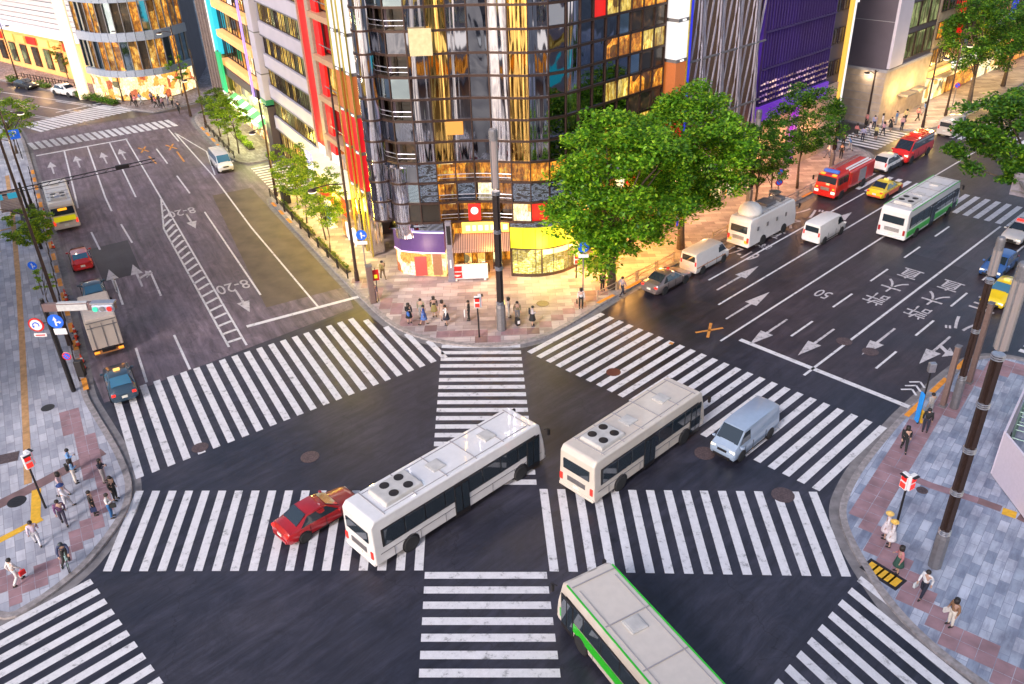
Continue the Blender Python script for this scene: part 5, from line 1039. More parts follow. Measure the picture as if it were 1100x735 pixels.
    w_ = V_['wrir']; g = MB(); g.box((w_.x+.0, w_.y-.06, w_.z-.28), (.3, .1, .26)); g.tube([(w_.x-.08, w_.y-.05, w_.z-.16), (w_.x, w_.y-.03, w_.z-.04), (w_.x+.08, w_.y-.05, w_.z-.16)], .012, 5); out['bag'] = g.mesh('bag', M_BLK)
    g = MB(); g.box((w_.x+.12, w_.y+.03, w_.z+.03), (.02, .075, .15)); out['phone'] = g.mesh('phone', M_BLK)
    CACHE[pose] = out; return out
def cloth(c): return mat('cloth_%02x%02x%02x' % tuple(int(x*255) for x in c), c, .85, noise=.12, scale=8)
HAIRM = mat('dark_hair', (.02, .014, .012), .6)
PN = [0]
def person(P, face, pose, top, bottom, label, hair=True, longhair=False, skirt=False, bag=None, backpack=None, phone=False, shoes=(.02, .02, .02), hat=None, group=None, h=1.0, z=.145, hairc=None, raised=False):
    """face: heading in degrees, 0=+X"""
    M_ = body_meshes(pose); r = thing('person', label, 'person', (P[0], P[1], z), R(face), group); r.scale = (h,)*3
    def part(k, nm, m, par=None):
        o = bpy.data.objects.new(nm, M_[k]); SC.collection.objects.link(o); o.parent = par or r
        if m: o.material_slots[0].link = 'OBJECT'; o.material_slots[0].material = m
        return o
    b = part('body', 'body', None); part('top', 'jacket' if sum(top) < .2 else 'shirt', cloth(top)); 
    if skirt: part('skirt', 'skirt', cloth(bottom))
    else: part('trousers', 'trousers', cloth(bottom))
    part('shoes', 'shoes', cloth(shoes)); part('long_hair' if longhair else 'hair', 'hair', hairc or HAIRM)
    if longhair: part('hair', 'fringe', HAIRM)
    part('face', 'eyes_and_mouth', None); part('nose', 'nose', None)
    if backpack: part('backpack', 'backpack', cloth(backpack))
    if bag: part('bag', 'bag', cloth(bag))
    if phone: part('phone', 'phone', M_BLK)
    if hat: hp = pose_joints(pose)['head']; g = MB(); g.lathe([(.21, .05), (.2, .065), (.125, .07), (.12, .14), (.06, .17)], 14, c=(hp[0], 0, hp[2]-.01)); g.build('hat', cloth(hat), r)
    PN[0] += 1; return r
NV = (.02, .022, .04); BK = (.02, .02, .022); WHT = (.7, .68, .68)
def W2(x, y): return G(x, y, .145)
# west pavement group
person(W2(79, 507), 20, 'phone', (.2, .4, .75), NV, 'person in light blue shirt and dark shorts with a phone, top of the west group', phone=True)
person(W2(82, 519), 40, 'phone', (.25, .45, .7), (.6, .55, .5), 'person in a blue top and pale trousers wearing a black backpack', longhair=True, backpack=BK)
person(W2(113, 518), 10, 'phone2', NV, (.3, .26, .26), 'person in a dark jacket and grey trousers with a phone near the rounded kerb', phone=True)
person(W2(125, 537), -10, 'stand', BK, BK, 'person in a full black suit standing close to the kerb edge')
person(W2(70, 533), 170, 'walk', (.55, .4, .42), (.4, .35, .4), 'person in a pinkish top walking behind the white-shirted one', longhair=True)
person(W2(73, 546), 20, 'walk', (.6, .6, .68), (.45, .45, .5), 'person in white with a dark blue cap in the west group', hat=(.03, .06, .2))
person(W2(103, 553), 20, 'stand', BK, BK, 'person in a black suit carrying a dark blue briefcase', bag=(.02, .03, .09))
person(W2(121, 556), 15, 'phone', WHT, (.03, .12, .3), 'person in a white shirt and blue jeans with a black bag at the kerb', bag=BK)
person(W2(70, 563), -60, 'walk', (.14, .06, .14), (.06, .05, .08), 'person in dark purple clothes walking at the lower side of the west group')
person(W2(42, 586), 120, 'walk', (.6, .5, .6), (.5, .5, .55), 'person in pale clothes walking away beside the yellow tactile line')
person(W2(20, 627), 60, 'walk', (.6, .55, .55), (.6, .6, .6), 'person in white carrying a bright red bag at the lower left', bag=(.7, .02, .02))
# cyclist
CP = W2(74, 606); ch = -62
person(CP, ch, 'ride', (.05, .06, .12), BK, 'cyclist in a dark helmet and dark jersey straddling a pale bicycle', hat=None, hairc=mat('helmet', (.03, .04, .05), .3))
bk = thing('bicycle', 'pale road bicycle held by the rider on the west pavement', 'bicycle', CP, R(ch))
for x in (-.42, .62):
    g = MB(); pts = [(x+.33*math.cos(a), 0, .34+.33*math.sin(a)) for a in [2*math.pi*i/20 for i in range(21)]]; g.tube(pts, .02, 5); wq = g.build('wheel', M_RUB, bk); g = MB()
    for i in range(8): a = math.pi*i/8; g.tube([(x-.31*math.cos(a), 0, .34-.31*math.sin(a)), (x+.31*math.cos(a), 0, .34+.31*math.sin(a))], .004, 3)
    g.build('spokes', M_STEEL, wq)
g = MB(); [g.tube(p, .02, 6) for p in ([(-.42, 0, .34), (.05, 0, .3), (-.1, 0, .8), (-.42, 0, .34)], [(.05, 0, .3), (.5, 0, .75), (-.08, 0, .78)], [(.62, 0, .34), (.5, 0, .85), (.48, 0, .98)])]; g.build('frame', mat('mint_paint', (.5, .75, .7), .3), bk)
g = MB(); g.tube([(.5, -.25, 1.0), (.48, 0, 1.0), (.5, .25, 1.0)], .018, 6); g.build('handlebar', M_BLK, bk); g = MB(); g.box((-.12, 0, .86), (.26, .12, .05)); g.build('saddle', M_BLK, bk, bevel=.02)
# corner pavement
person(W2(440, 347), -60, 'phone', BK, BK, 'person in black with a blue bag, leftmost on the central corner', bag=(.05, .15, .5), skirt=True, longhair=True)
person(W2(453, 342), -90, 'stand', (.3, .3, .2), (.3, .3, .3), 'person in an olive top beside the crouching blue bag')
person(W2(456, 349), 170, 'walk', (.03, .07, .25), (.08, .15, .4), 'person in a blue dress on the central corner', skirt=True)
person(W2(467, 340), -80, 'stand', (.05, .04, .03), (.35, .28, .1), 'person in black with a yellowish skirt, a step back on the corner', skirt=True, longhair=True)
person(W2(476, 344), -70, 'stand', (.5, .35, .28), (.45, .33, .28), 'person in a beige dress on the central corner', skirt=True, longhair=True)
person(W2(480, 349), 180, 'phone', WHT, NV, 'person in a white top and navy skirt near the corner edge', skirt=True)
person(W2(504, 344), 175, 'stand', BK, BK, 'person in a black suit holding a pale umbrella, alone beside the signal post')
person(W2(547, 341), 0, 'stand', (.4, .35, .33), (.4, .38, .35), 'person in grey beige just right of the tall lamp post', longhair=True)
person(W2(556, 345), -80, 'stand', (.25, .2, .1), (.2, .2, .22), 'person behind a dark suitcase right of the lamp post')
person(W2(572, 350), 0, 'phone', (.55, .5, .55), BK, 'person in white top and black skirt with a dark backpack on the corner', skirt=True, backpack=NV)
person(W2(624, 331), -90, 'stand', (.65, .6, .6), BK, 'person in white and black beside the blue signed pole', bag=BK, longhair=True)
person(W2(647, 312), -60, 'stand', BK, BK, 'person in a dark suit standing under the big tree by the guard rail')
person(W2(668, 318), 30, 'walk', (.3, .25, .3), NV, 'person walking behind the guard rail under the tree')
person(W2(403, 325), -60, 'stand', (.15, .12, .2), (.2, .15, .2), 'person in dark clothes beside the brown signal cabinet')
person(W2(412, 300), 120, 'walk', (.3, .25, .1), (.15, .1, .05), 'person walking along the yellow-lit shopfronts')
# east pavement
person(W2(970, 484), -110, 'walk', BK, BK, 'person all in black walking at the kerb corner of the east pavement', longhair=True)
person(W2(993, 464), 60, 'stand', BK, (.03, .03, .05), 'person with a black shirt beside the blue and yellow post')
person(W2(997, 447), 100, 'walk', (.4, .36, .33), (.3, .3, .3), 'person in greyish clothes behind the blue and yellow post')
person(W2(950, 578), 150, 'stand', (.75, .68, .7), (.7, .6, .62), 'person in pale pink with a straw hat, the farther of two hats', hat=(.75, .5, .15), skirt=True)
person(W2(955, 587), 150, 'stand', (.7, .62, .62), (.72, .66, .66), 'person in a floral white dress with a straw hat, nearer of two hats', hat=(.8, .5, .12), skirt=True)
person(W2(963, 615), 170, 'phone', (.5, .2, .2), (.03, .08, .06), 'person in a red top and dark green skirt beside the tactile block', skirt=True, longhair=True)
person(W2(990, 641), -150, 'walk', WHT, NV, 'person in a white shirt carrying a white shopping bag', bag=(.6, .62, .62))
person(W2(1020, 672), 190, 'phone', (.28, .15, .08), (.75, .68, .58), 'person in a brown top and cream trousers with a white bag', longhair=True, bag=(.7, .65, .6), shoes=(.02, .02, .02))
# far right crossing
person(G(970, 175), 200, 'wave', (.75, .7, .75), NV, 'traffic officer in white with a red vest strap beside the red van', bag=(.8, .02, .02), z=0.01)
cols_ = [((.6, .2, .2), BK), ((.3, .3, .45), NV), ((.7, .65, .65), (.2, .2, .25)), (BK, BK), ((.1, .2, .4), (.3, .3, .3)), ((.5, .45, .2), BK), ((.55, .3, .35), NV)]
CN = ['a red top', 'a slate blue top', 'a pale top', 'a black suit', 'a blue top', 'an olive top', 'a plum top']
ORD = ['first', 'second', 'third', 'fourth', 'fifth', 'sixth', 'seventh', 'eighth', 'ninth', 'tenth', 'eleventh', 'twelfth', 'thirteenth', 'fourteenth', 'fifteenth', 'sixteenth', 'seventeenth', 'eighteenth', 'nineteenth', 'twentieth']
spots = [(919, 148), (926, 152), (933, 146), (905, 158), (912, 162), (940, 150), (948, 146), (930, 136), (938, 139), (947, 137), (956, 141), (962, 134), (972, 132), (968, 140), (985, 130), (896, 163), (889, 170), (903, 170), (992, 124), (944, 130)]
for i, (x, y) in enumerate(spots):
    tp, bt = cols_[i % 7]; person(W2(x, y), (i*77) % 360, ['walk', 'stand', 'walk', 'phone'][i % 4], tp, bt, 'pedestrian in %s, %s from the left in the far right crowd' % (CN[i % 7], ORD[sorted(spots).index((x, y))]), group='pedestrians at the far right corner', longhair=i % 3 == 0, skirt=i % 5 == 0)
spots = [(168, 122), (172, 120), (176, 123), (181, 119), (186, 121), (164, 117), (152, 118), (147, 121), (143, 119)]
for i, (x, y) in enumerate(spots):
    tp, bt = cols_[(i*3) % 7]; person(W2(x, y-6), (i*67) % 360, ['walk', 'stand'][i % 2], tp, bt, 'pedestrian in %s, %s from the left before the curved glass building' % (CN[(i*3) % 7], ORD[sorted(spots).index((x, y))]), group='pedestrians at the far left corner')
person(W2(193, 122), -90, 'walk', NV, BK, 'lone dark-clothed pedestrian stepping off the far corner kerb')
# things people have with them
o = thing('suitcase', 'dark suitcase with a pale label standing on the corner pavement', 'suitcase', W2(556, 350), .4); g = MB(); g.box((0, 0, .38), (.3, .45, .6)); g.build('case', M_BLK, o, bevel=.05); g = MB(); g.box((-.0, -.235, .4), (.18, .02, .25)); g.build('label', M_WHITE, o); g = MB(); g.tube([(0, -.12, .68), (0, -.12, 1.0), (0, .12, 1.0), (0, .12, .68)], .012, 5); g.build('handle', M_STEEL, o)
o = thing('umbrella', 'pale folded umbrella held by the person in a black suit', 'umbrella', W2(499.5, 344)); g = MB(); g.lathe([(.008, .15), (.045, .35), (.05, .8), (.012, .95)], 8); g.build('canopy', M_WHITE, o); g = MB(); g.tube([(0, 0, .95), (0, 0, 1.05), (.05, 0, 1.08)], .01, 5); g.build('handle', M_BLK, o)
# ================================================================== TREES
def leafmat(name, stops):
    m, t, b = nodes(name); ge = t.nodes.new('ShaderNodeNewGeometry'); c = ramp(t, ge.outputs['Random Per Island'], stops)
    v = mapped(t); n = N(t, 'TexNoise', Scale=.7, Detail=3); t.links.new(v, n.inputs['Vector']); c2 = ramp(t, n.outputs['Fac'], [(.35, (.55, .6, .6)), (.65, (1.25, 1.2, 1))]); c = mixc(t, .8, c, c2, 'MULTIPLY')
    t.links.new(c, b.inputs['Base Color']); b.inputs['Roughness'].default_value = .55
    tr = N(t, 'BsdfTranslucent'); t.links.new(c, tr.inputs['Color']); ms = N(t, 'MixShader'); ms.inputs[0].default_value = .35
    t.links.new(b.outputs[0], ms.inputs[1]); t.links.new(tr.outputs[0], ms.inputs[2]); t.links.new(ms.outputs[0], t.nodes['Material Output'].inputs[0]); return m
LF_BIG = leafmat('leaf_green', [(0, (.025, .11, .006)), (.4, (.11, .31, .01)), (.75, (.24, .5, .018)), (1, (.42, .6, .03))])
LF_DK = leafmat('leaf_dark', [(0, (.02, .08, .01)), (.6, (.07, .22, .012)), (1, (.22, .38, .02))])
LF_YEL = leafmat('leaf_yellow_green', [(0, (.08, .18, .008)), (.5, (.24, .42, .015)), (1, (.5, .6, .03))])
LF_OLV = leafmat('leaf_olive', [(0, (.03, .07, .01)), (.5, (.1, .2, .015)), (1, (.28, .34, .04))])
M_BARK = mat('bark', (.1, .07, .05), .9, noise=.35, scale=5, bump=.3)
def tree(name, label, P, cz, rx, ry, rz, leaf, seed, nclump=90, per=70, ls=.26, trunk=.18, off=(0, 0), group=None, nbr=7, cat='tree', z=.14):
    rnd = random.Random(seed); r = thing(name, label, cat, (P[0], P[1], z), 0, group)
    C = Vector((off[0], off[1], cz)); cl = []
    for i in range(nclump):
        while True:
            v = Vector((rnd.uniform(-1, 1), rnd.uniform(-1, 1), rnd.uniform(-1, 1)))
            if .2 < v.length < 1: break
        v = v.normalized()*(v.length**.55); lump = 1+.16*math.sin(v.x*5+seed)*math.cos(v.y*4+seed*2)+.1*math.sin(v.z*7+seed)
        cl.append((C+Vector((v.x*rx, v.y*ry, v.z*rz))*lump, rnd.uniform(.55, 1.1)))
    sc = (rx+ry+rz)/3*.27; g = MB(); vs = []; fs = []
    for c, q in cl:
        fl = rnd.uniform(.35, .6)
        for k in range(int(per*q)):
            d = Vector((rnd.gauss(0, 1), rnd.gauss(0, 1), rnd.gauss(0, 1))); d = d.normalized()*rnd.random()**.5*sc*q; p = c+Vector((d.x, d.y, d.z*fl-.12*sc*(d.x*d.x+d.y*d.y)/(sc*sc)))
            a = Vector((rnd.gauss(0, 1), rnd.gauss(0, 1), rnd.gauss(0, .45))).normalized(); b = a.cross(Vector((rnd.gauss(0, .5), rnd.gauss(0, .5), 1))).normalized(); s = ls*rnd.uniform(.6, 1.25)
            n = len(vs); vs += [p-a*s*.5, p+b*s*.28, p+a*s*.5, p-b*s*.28]; fs.append((n, n+1, n+2, n+3))
    g.v = vs; g.f = fs; g.mi = [0]*len(fs); g.build('crown', leaf, r)
    g = MB(); top = C-Vector((0, 0, rz*.35)); mid = Vector((off[0]*.3+rnd.uniform(-.2, .2), off[1]*.3, cz*.35))
    g.tube([(0, 0, -.1), mid*.5+Vector((0, 0, 0)), mid, top], [trunk*1.35, trunk*1.05, trunk*.85, trunk*.5], 9); 
    for i in range(nbr):
        c, q = cl[rnd.randrange(len(cl))]; st = mid.lerp(top, rnd.uniform(0, .8)); m_ = st.lerp(c, .5)+Vector((0, 0, rnd.uniform(.1, .5)))
        g.tube([st, m_, c], [trunk*.45, trunk*.28, trunk*.1], 6)
    g.build('trunk', M_BARK, r, smooth=True); return r
tree('zelkova_tree', 'large bright green street tree in front of the glass building behind the silver saloon', PB(47.0, -38.9), 8.2, 5.0, 4.8, 5.6, LF_BIG, 3, 260, 190, .33, .3, nbr=12)
tree('zelkova_tree', 'large street tree partly hidden by the other one, left of the broadcast truck', PB(56.8, -39.4), 8.6, 5.0, 4.7, 5.3, LF_BIG, 11, 240, 190, .33, .28, nbr=12)
tree('street_tree', 'slim dark green tree beside the no-parking signs, nearer of two', PB(68, -39.2), 6.2, 2.8, 2.6, 3.0, LF_DK, 5, 90, 140, .26, .11, nbr=9)
tree('street_tree', 'slim dark green tree beside the fire engine, farther of two', PB(76.5, -39.6), 6.8, 3.5, 3.2, 3.2, LF_DK, 8, 120, 140, .26, .12, nbr=9)
tree('street_tree', 'olive leaved low tree below the two slim dark trees', PB(71.5, -39.8), 4.2, 1.9, 1.8, 1.9, LF_OLV, 18, 40, 50, .22, .08, nbr=9)
tree('zelkova_tree', 'wide dark tree over the shops at the top right', PB(118.5, -39.3), 9.0, 5.4, 5.2, 4.4, LF_DK, 21, 170, 130, .36, .24, nbr=12)
tree('zelkova_tree', 'wide dark tree at the upper right picture edge, behind the other one', PB(130, -39.3), 9.0, 5.4, 5.2, 4.4, LF_OLV, 22, 130, 110, .38, .24, nbr=10)
bp_ = PB(71.5, -12.6); cc_ = G(1096, 132, 12.0); off_ = cc_-bp_
tree('zelkova_tree', 'dark green tree reaching in over the right road from the right picture edge', bp_, 11.2, 4.0, 3.8, 3.2, LF_DK, 31, 150, 190, .32, .28, off=(off_.x, off_.y), nbr=12)
tree('street_tree', 'small bright yellow-green tree beside the red hatchback on the west pavement', PA(79.2, -3.2), 4.1, 2.1, 2.0, 1.5, LF_YEL, 41, 60, 110, .24, .09)
tree('street_tree', 'small sparse sapling below the bright yellow-green tree on the west pavement', PA(70.5, -3.2), 2.6, .9, .9, 1.0, LF_YEL, 42, 16, 40, .2, .05, nbr=5)
tree('street_tree', 'round tree at the left picture edge by the parking sign', PA(119, -3.4), 4.6, 3.3, 3.0, 2.3, LF_YEL, 43, 90, 100, .28, .13)
tree('street_tree', 'tree at the left picture edge beyond the far zebra', PA(133, -5.6), 4.6, 2.6, 2.6, 2.0, LF_YEL, 44, 40, 50, .28, .12)
for i, (s, o, l) in enumerate(((111, 19.6, 'small round tree nearest the green banner'), (106.5, 19.6, 'small bright round tree left of the white minivan'), (102.5, 19.8, 'yellow-green round tree right behind the white minivan'))):
    tree('street_tree', l, PA(s, o), 4.4, 2.1, 2.0, 1.9, [LF_OLV, LF_YEL, LF_YEL][i], 50+i, 55, 90, .24, .08)
for i, (s, o, l) in enumerate(((80.5, 20.2, 'feathery young tree before the banded building, farthest of four'), (76.5, 19.8, 'feathery young tree before the banded building, second farthest of four'), (71.5, 20.0, 'taller feathery young tree in front of the white canopy'), (68, 19.2, 'feathery young tree next to the slim black lamp pole'))):
    tree('young_tree', l, PA(s, o), 4.6+i*.2, 2.1, 1.9, 2.1, LF_YEL, 60+i, 60, 95, .2, .06, nbr=8)
tree('street_tree', 'little tree in front of the white louvre building', G(74, 86), 4.3, 1.8, 1.6, 1.8, LF_OLV, 70, 36, 50, .26, .08)
tree('street_tree', 'bushy tree in front of the curved glass building, lit green', G(196, 104), 4.0, 1.8, 1.8, 1.6, LF_BIG, 71, 34, 50, .26, .08)
def bush(label, a, b, h, w_, seed, leaf=LF_DK, name='hedge', z=.14):
    rnd = random.Random(seed); a = Vector((a[0], a[1], 0)); b = Vector((b[0], b[1], 0)); L = (b-a).length; r = thing(name, label, 'hedge', (a.x, a.y, z), math.atan2(b.y-a.y, b.x-a.x)); vs = []; fs = []
    for k in range(int(L*h*w_*260)):
        x = rnd.random()*L; p = Vector((x, rnd.uniform(-.5, .5)*w_, rnd.random()*h*(.8+.25*math.sin(x*2.1)))); u = Vector((rnd.gauss(0, 1), rnd.gauss(0, 1), rnd.gauss(0, .6))).normalized(); v = u.cross(Vector((rnd.gauss(0, .5), 0, 1))).normalized(); s = rnd.uniform(.1, .22)
        n = len(vs); vs += [p-u*s*.6, p+v*s*.4, p+u*s*.6, p-v*s*.4]; fs.append((n, n+1, n+2, n+3))
    g = MB(); g.v = vs; g.f = fs; g.mi = [0]*len(fs); g.build('foliage', leaf, r); g = MB(); g.box((L/2, 0, .06), (L, w_*.9, .12)); 
    for k in range(max(2, int(L/1.2))): x = (k+.5)*L/max(2, int(L/1.2)); g.tube([(x, 0, 0), (x+.1, .05, h*.7)], [.03, .01], 5)
    g.build('soil_and_stems', M_BARK, r); return r
bush('clipped low hedge right of the white limousine', G(84, 104), G(97, 107.5), .9, 1.3, 1); bush('longer hedge ending at the far corner kerb', G(101, 108), G(126, 114), 1.0, 1.4, 2); bush('short hedge between the black car and the white limousine', G(42, 93), G(53, 96), .9, 1.3, 3); bush('small bush left of the black car', G(11, 88), G(18, 90), 1.0, 1.4, 4)
bush('low yellow-lit shrubs along the kerb by the brown cabinet', PA(63.6, 19.3), PA(72, 19.3), .45, .5, 5, LF_OLV); bush('low shrubs along the kerb near the slim trees', PA(73, 19.3), PA(83, 19.3), .5, .5, 6, LF_OLV)
bush('low shrubs on the west pavement beside the cream bus', PA(86, -3.0), PA(97, -3.0), .7, .6, 7, LF_OLV); bush('bright little bush beside the small zebra', PA(97.5, 22.6), PA(99.5, 22.6), .8, .9, 8, LF_YEL); bush('plants in front of the green awnings', PA(103, 21.5), PA(110, 21.5), .8, .8, 9, LF_YEL)
# ================================================================== STREET FURNITURE
L_LANT = lit('lantern_glass', [(.2, (.55, .48, .5)), (.6, (.85, .78, .75)), (.85, (1, .8, .5))], .6, (1, 1, .6), .14)
L_LANT.node_tree.nodes['Principled BSDF'].inputs['Base Color'].default_value = (.2, .15, .14, 1)
def lantern_post(label, P, h, r=.32, lit_len=3.2, brown=M_BROWNM, z=.14, group=None):
    o = thing('lantern_post', label, 'lamp post', (P[0], P[1], z), RB, group)
    g = MB(); g.lathe([(r*1.25, 0), (r*1.25, 1.9), (r*1.05, 2.1)], 8); g.build('base', M_GREY, o)
    g = MB(); 
    for a in range(4): c, s = math.cos(a*math.pi/2+.78), math.sin(a*math.pi/2+.78); g.box((c*r*.62, s*r*.62, (2.0+h-lit_len)/2), (r*.62, r*.62, h-lit_len-2.0), rz=a*math.pi/2+.78)
    g.box((0, 0, (2.0+h-lit_len)/2), (r*.5, r*.5, h-lit_len-2.2), 1); g.build('shaft', [brown, M_STEEL], o)
    n = max(3, int((h-lit_len-2)/1.9))
    for i in range(n):
        zz = 2.1+(h-lit_len-2.3)*i/(n-1) if n > 1 else 2; g = MB()
        for k in range(3): g.lathe([(r*1.0, zz+k*.1), (r*1.16, zz+.03+k*.1), (r*1.0, zz+.06+k*.1)], 14)
        g.build('ring', M_STEEL, o)
    g = MB(); g.lathe([(r*.98, h-lit_len+.3), (r*1.02, h-.75)], 12); g.build('lantern', L_LANT, o)
    g = MB()
    for a in range(4): c, s = math.cos(a*math.pi/2), math.sin(a*math.pi/2); g.box((c*r*1.02, s*r*1.02, h-lit_len/2-.2), (.07, .07, lit_len-1.0))
    g.lathe([(r*1.06, h-.75), (r*1.1, h-.7), (r*1.1, h-.1), (r*.9, h)], 12)
    for k in range(4): g.lathe([(r*1.16, h-.65+k*.14), (r*1.16, h-.6+k*.14)], 12)
    g.build('cap', M_GREY, o); return o
lantern_post('tallest brown lantern post with silver rings in the middle of the east pavement', G(1003, 610), 16.2, .25, 4.2)
lantern_post('slimmer brown lantern post at the kerb of the east pavement near the yellow taxi', G(1024, 440), 11.4, .21, 2.6)
lantern_post('tall dark lantern post on the central corner pavement', G(539, 356), 15.0, .27, 4.3, mat('dark_bronze', (.04, .03, .03), .4, .4))
lantern_post('dark lantern post between the two large trees and the slim trees', PB(68.2, -40.0), 9.6, .24, 2.2, MATS['dark_bronze'])
lantern_post('dark lantern post behind the fire engine', PB(83.2, -39.6), 7.0, .2, 1.6, MATS['dark_bronze'])
for P, h, l in ((G(1012, 438), 4.3, 'shorter brown square post left of the slim lantern post'), (G(1040, 413), 5.8, 'taller leaning-looking brown square post right of the slim lantern post')):
    o = thing('square_post', l, 'post', (P.x, P.y, .14), RB); g = MB(); g.box((0, 0, h/2), (.36, .3, h)); g.build('shaft', mat('post_brown', (.2, .13, .11), .5, noise=.1), o, bevel=.03); g = MB(); g.box((0, 0, h), (.4, .34, .06)); g.box((0, 0, .06), (.5, .44, .12)); g.build('cap', M_GREY, o)
def pole(g, h, r=.07, seg=10): g.tube([(0, 0, 0), (0, 0, h)], [r, r*.8], seg)
def ped_signal(label, P, h, face, z=.14, m=M_BLK):
    o = thing('pedestrian_signal', label, 'signal', (P[0], P[1], z), face); g = MB(); pole(g, h-.9, .065); g.build('pole', m, o)
    for a in (0, math.pi*.55):
        c, s = math.cos(a), math.sin(a); g = MB(); g.box((c*.18, s*.18, h-.42), (.22, .42, .9), rz=a); hd = g.build('signal_head', M_WHITE, o, bevel=.03)
        g = MB(); g.box((c*.3, s*.3, h-.2), (.03, .32, .32), rz=a); g.build('red_lens', M_GRED, hd); g = MB(); g.box((c*.3, s*.3, h-.64), (.03, .32, .3), rz=a); g.build('dark_lens', mat('lens_red_dim', (.5, .03, .02), .4, emis=(1, .03, .02), est=.5), hd)
        g = MB(); g.box((c*.36, s*.36, h-.02), (.16, .4, .03), rz=a); g.build('hood', M_BLK, hd)
    return o
ped_signal('pedestrian signal showing red on the west pavement behind the waiting group', G(50, 548), 3.8, R(-40))
ped_signal('pedestrian signal showing red at the edge of the central corner', G(515, 364), 3.4, R(-90))
ped_signal('pedestrian signal showing red on the east pavement', G(960, 575), 3.9, R(200))
ped_signal('small pedestrian signal facing right beside the blue signed pole', G(619, 300), 2.2, R(-90))
def disc(par, x, y, z, r, face, mats, nm='sign_plate', kind=None):
    """round sign, facing angle"""
    g = MB(); g.M = Matrix.Translation((x, y, z)) @ Matrix.Rotation(face, 4, 'Z'); g.lathe([(r, -.02), (r, .02)], 24, axis='x'); q = g.build(nm, mats[0], par)
    def sub(nm, m, fn): g = MB(); g.M = Matrix.Translation((x, y, z)) @ Matrix.Rotation(face, 4, 'Z'); fn(g); g.build(nm, m, q)
    if kind == 'noparking':
        sub('red_ring', M_SRED, lambda g: g.lathe([(r*.98, .02), (r*.98, .03)], 24, axis='x')); sub('blue_disc', M_SBLUE, lambda g: g.lathe([(r*.74, .028), (r*.74, .042)], 24, axis='x'))
        sub('slash', M_SRED, lambda g: g.add([(.045, -.6*r, .45*r), (.045, -.45*r, .6*r), (.045, .6*r, -.45*r), (.045, .45*r, -.6*r), (.03, -.6*r, .45*r), (.03, -.45*r, .6*r), (.03, .6*r, -.45*r), (.03, .45*r, -.6*r)], [(0, 3, 2, 1), (4, 5, 6, 7), (0, 4, 7, 3), (1, 2, 6, 5)]))
    if kind == 'arrow':
        def f(g): g.box((.035, .0, -.18*r), (.03, .2*r, .9*r)); g.add([(.05, -.28*r, .2*r), (.05, .28*r, .2*r), (.05, 0, .75*r)], [(0, 1, 2)]); g.box((.036, .3*r, -.1*r), (.03, .5*r, .16*r)); g.add([(.051, .45*r, -.35*r), (.051, .75*r, -.1*r), (.051, .45*r, .15*r)], [(0, 1, 2)])
        sub('white_arrow', M_WHITE, f)
    if kind == 'noturn':
        sub('white_disc', M_WHITE, lambda g: g.lathe([(r*.76, .028), (r*.76, .042)], 24, axis='x'))
        def f(g): pts = [(.05, .4*r*math.cos(a), .35*r*math.sin(a)) for a in [R(-30+i*26) for i in range(9)]]; g.tube(pts, .05*r*1.5, 5); g.add([(.055, -.55*r, -.05*r), (.055, -.15*r, -.05*r), (.055, -.35*r, -.45*r)], [(0, 1, 2), (2, 1, 0)])
        sub('blue_arrow', M_SBLUE, f); 
    return q
M_SBLUE = mat('sign_blue', (.01, .1, .55), .4, noise=0, emis=(.01, .15, .9), est=.15); M_SRED = mat('sign_red', (.6, .01, .01), .4, noise=0)
def signpole(label, P, h, face, items, m=M_GREY, r=.06, z=.14):
    o = thing('sign_pole', label, 'sign', (P[0], P[1], z), 0); g = MB(); pole(g, h, r); g.build('pole', m, o)
    c, s = math.cos(face), math.sin(face)
    for kind, zz, rr in items:
        if kind == 'plate': g = MB(); g.box((c*.1, s*.1, zz), (.03, rr*2.2, rr*.8), rz=face); g.build('small_plate', M_WHITE, o)
        elif kind == 'redplate': g = MB(); g.box((c*.1, s*.1, zz), (.03, rr*2.0, rr*.9), rz=face); q = g.build('small_plate', M_WHITE, o); g = MB(); g.box((c*.12, s*.12, zz), (.03, rr*1.5, rr*.25), rz=face); g.build('red_arrow', M_SRED, q)
        else: disc(o, c*.1, s*.1, zz, rr, face, [{'arrow': M_SBLUE, 'noparking': M_WHITE, 'noturn': M_SRED}[kind]], kind=kind)
    return o
cf = R(-90)
signpole('pole with a round blue arrow sign beside the big tree on the corner', G(626, 328), 5.2, cf, [('arrow', 4.8, .42), ('plate', 4.1, .35)])
signpole('tall grey pole with a round blue arrow sign beside the brown cabinet', G(397, 318), 6.9, cf, [('arrow', 5.2, .42), ('plate', 4.55, .35)], M_STEEL)
signpole('post carrying two round no-parking signs beside the slim dark trees', PB(71, -38.7), 3.9, cf, [('noparking', 3.4, .36), ('noparking', 2.4, .36)])
signpole('post with a small no-parking sign among the far right shops', PB(112, -39), 4.0, cf, [('noparking', 3.6, .36)])
signpole('short post with a blue disc sign below the small tree, west pavement', PA(73.8, -3.6), 3.0, cf, [('arrow', 2.7, .36)])
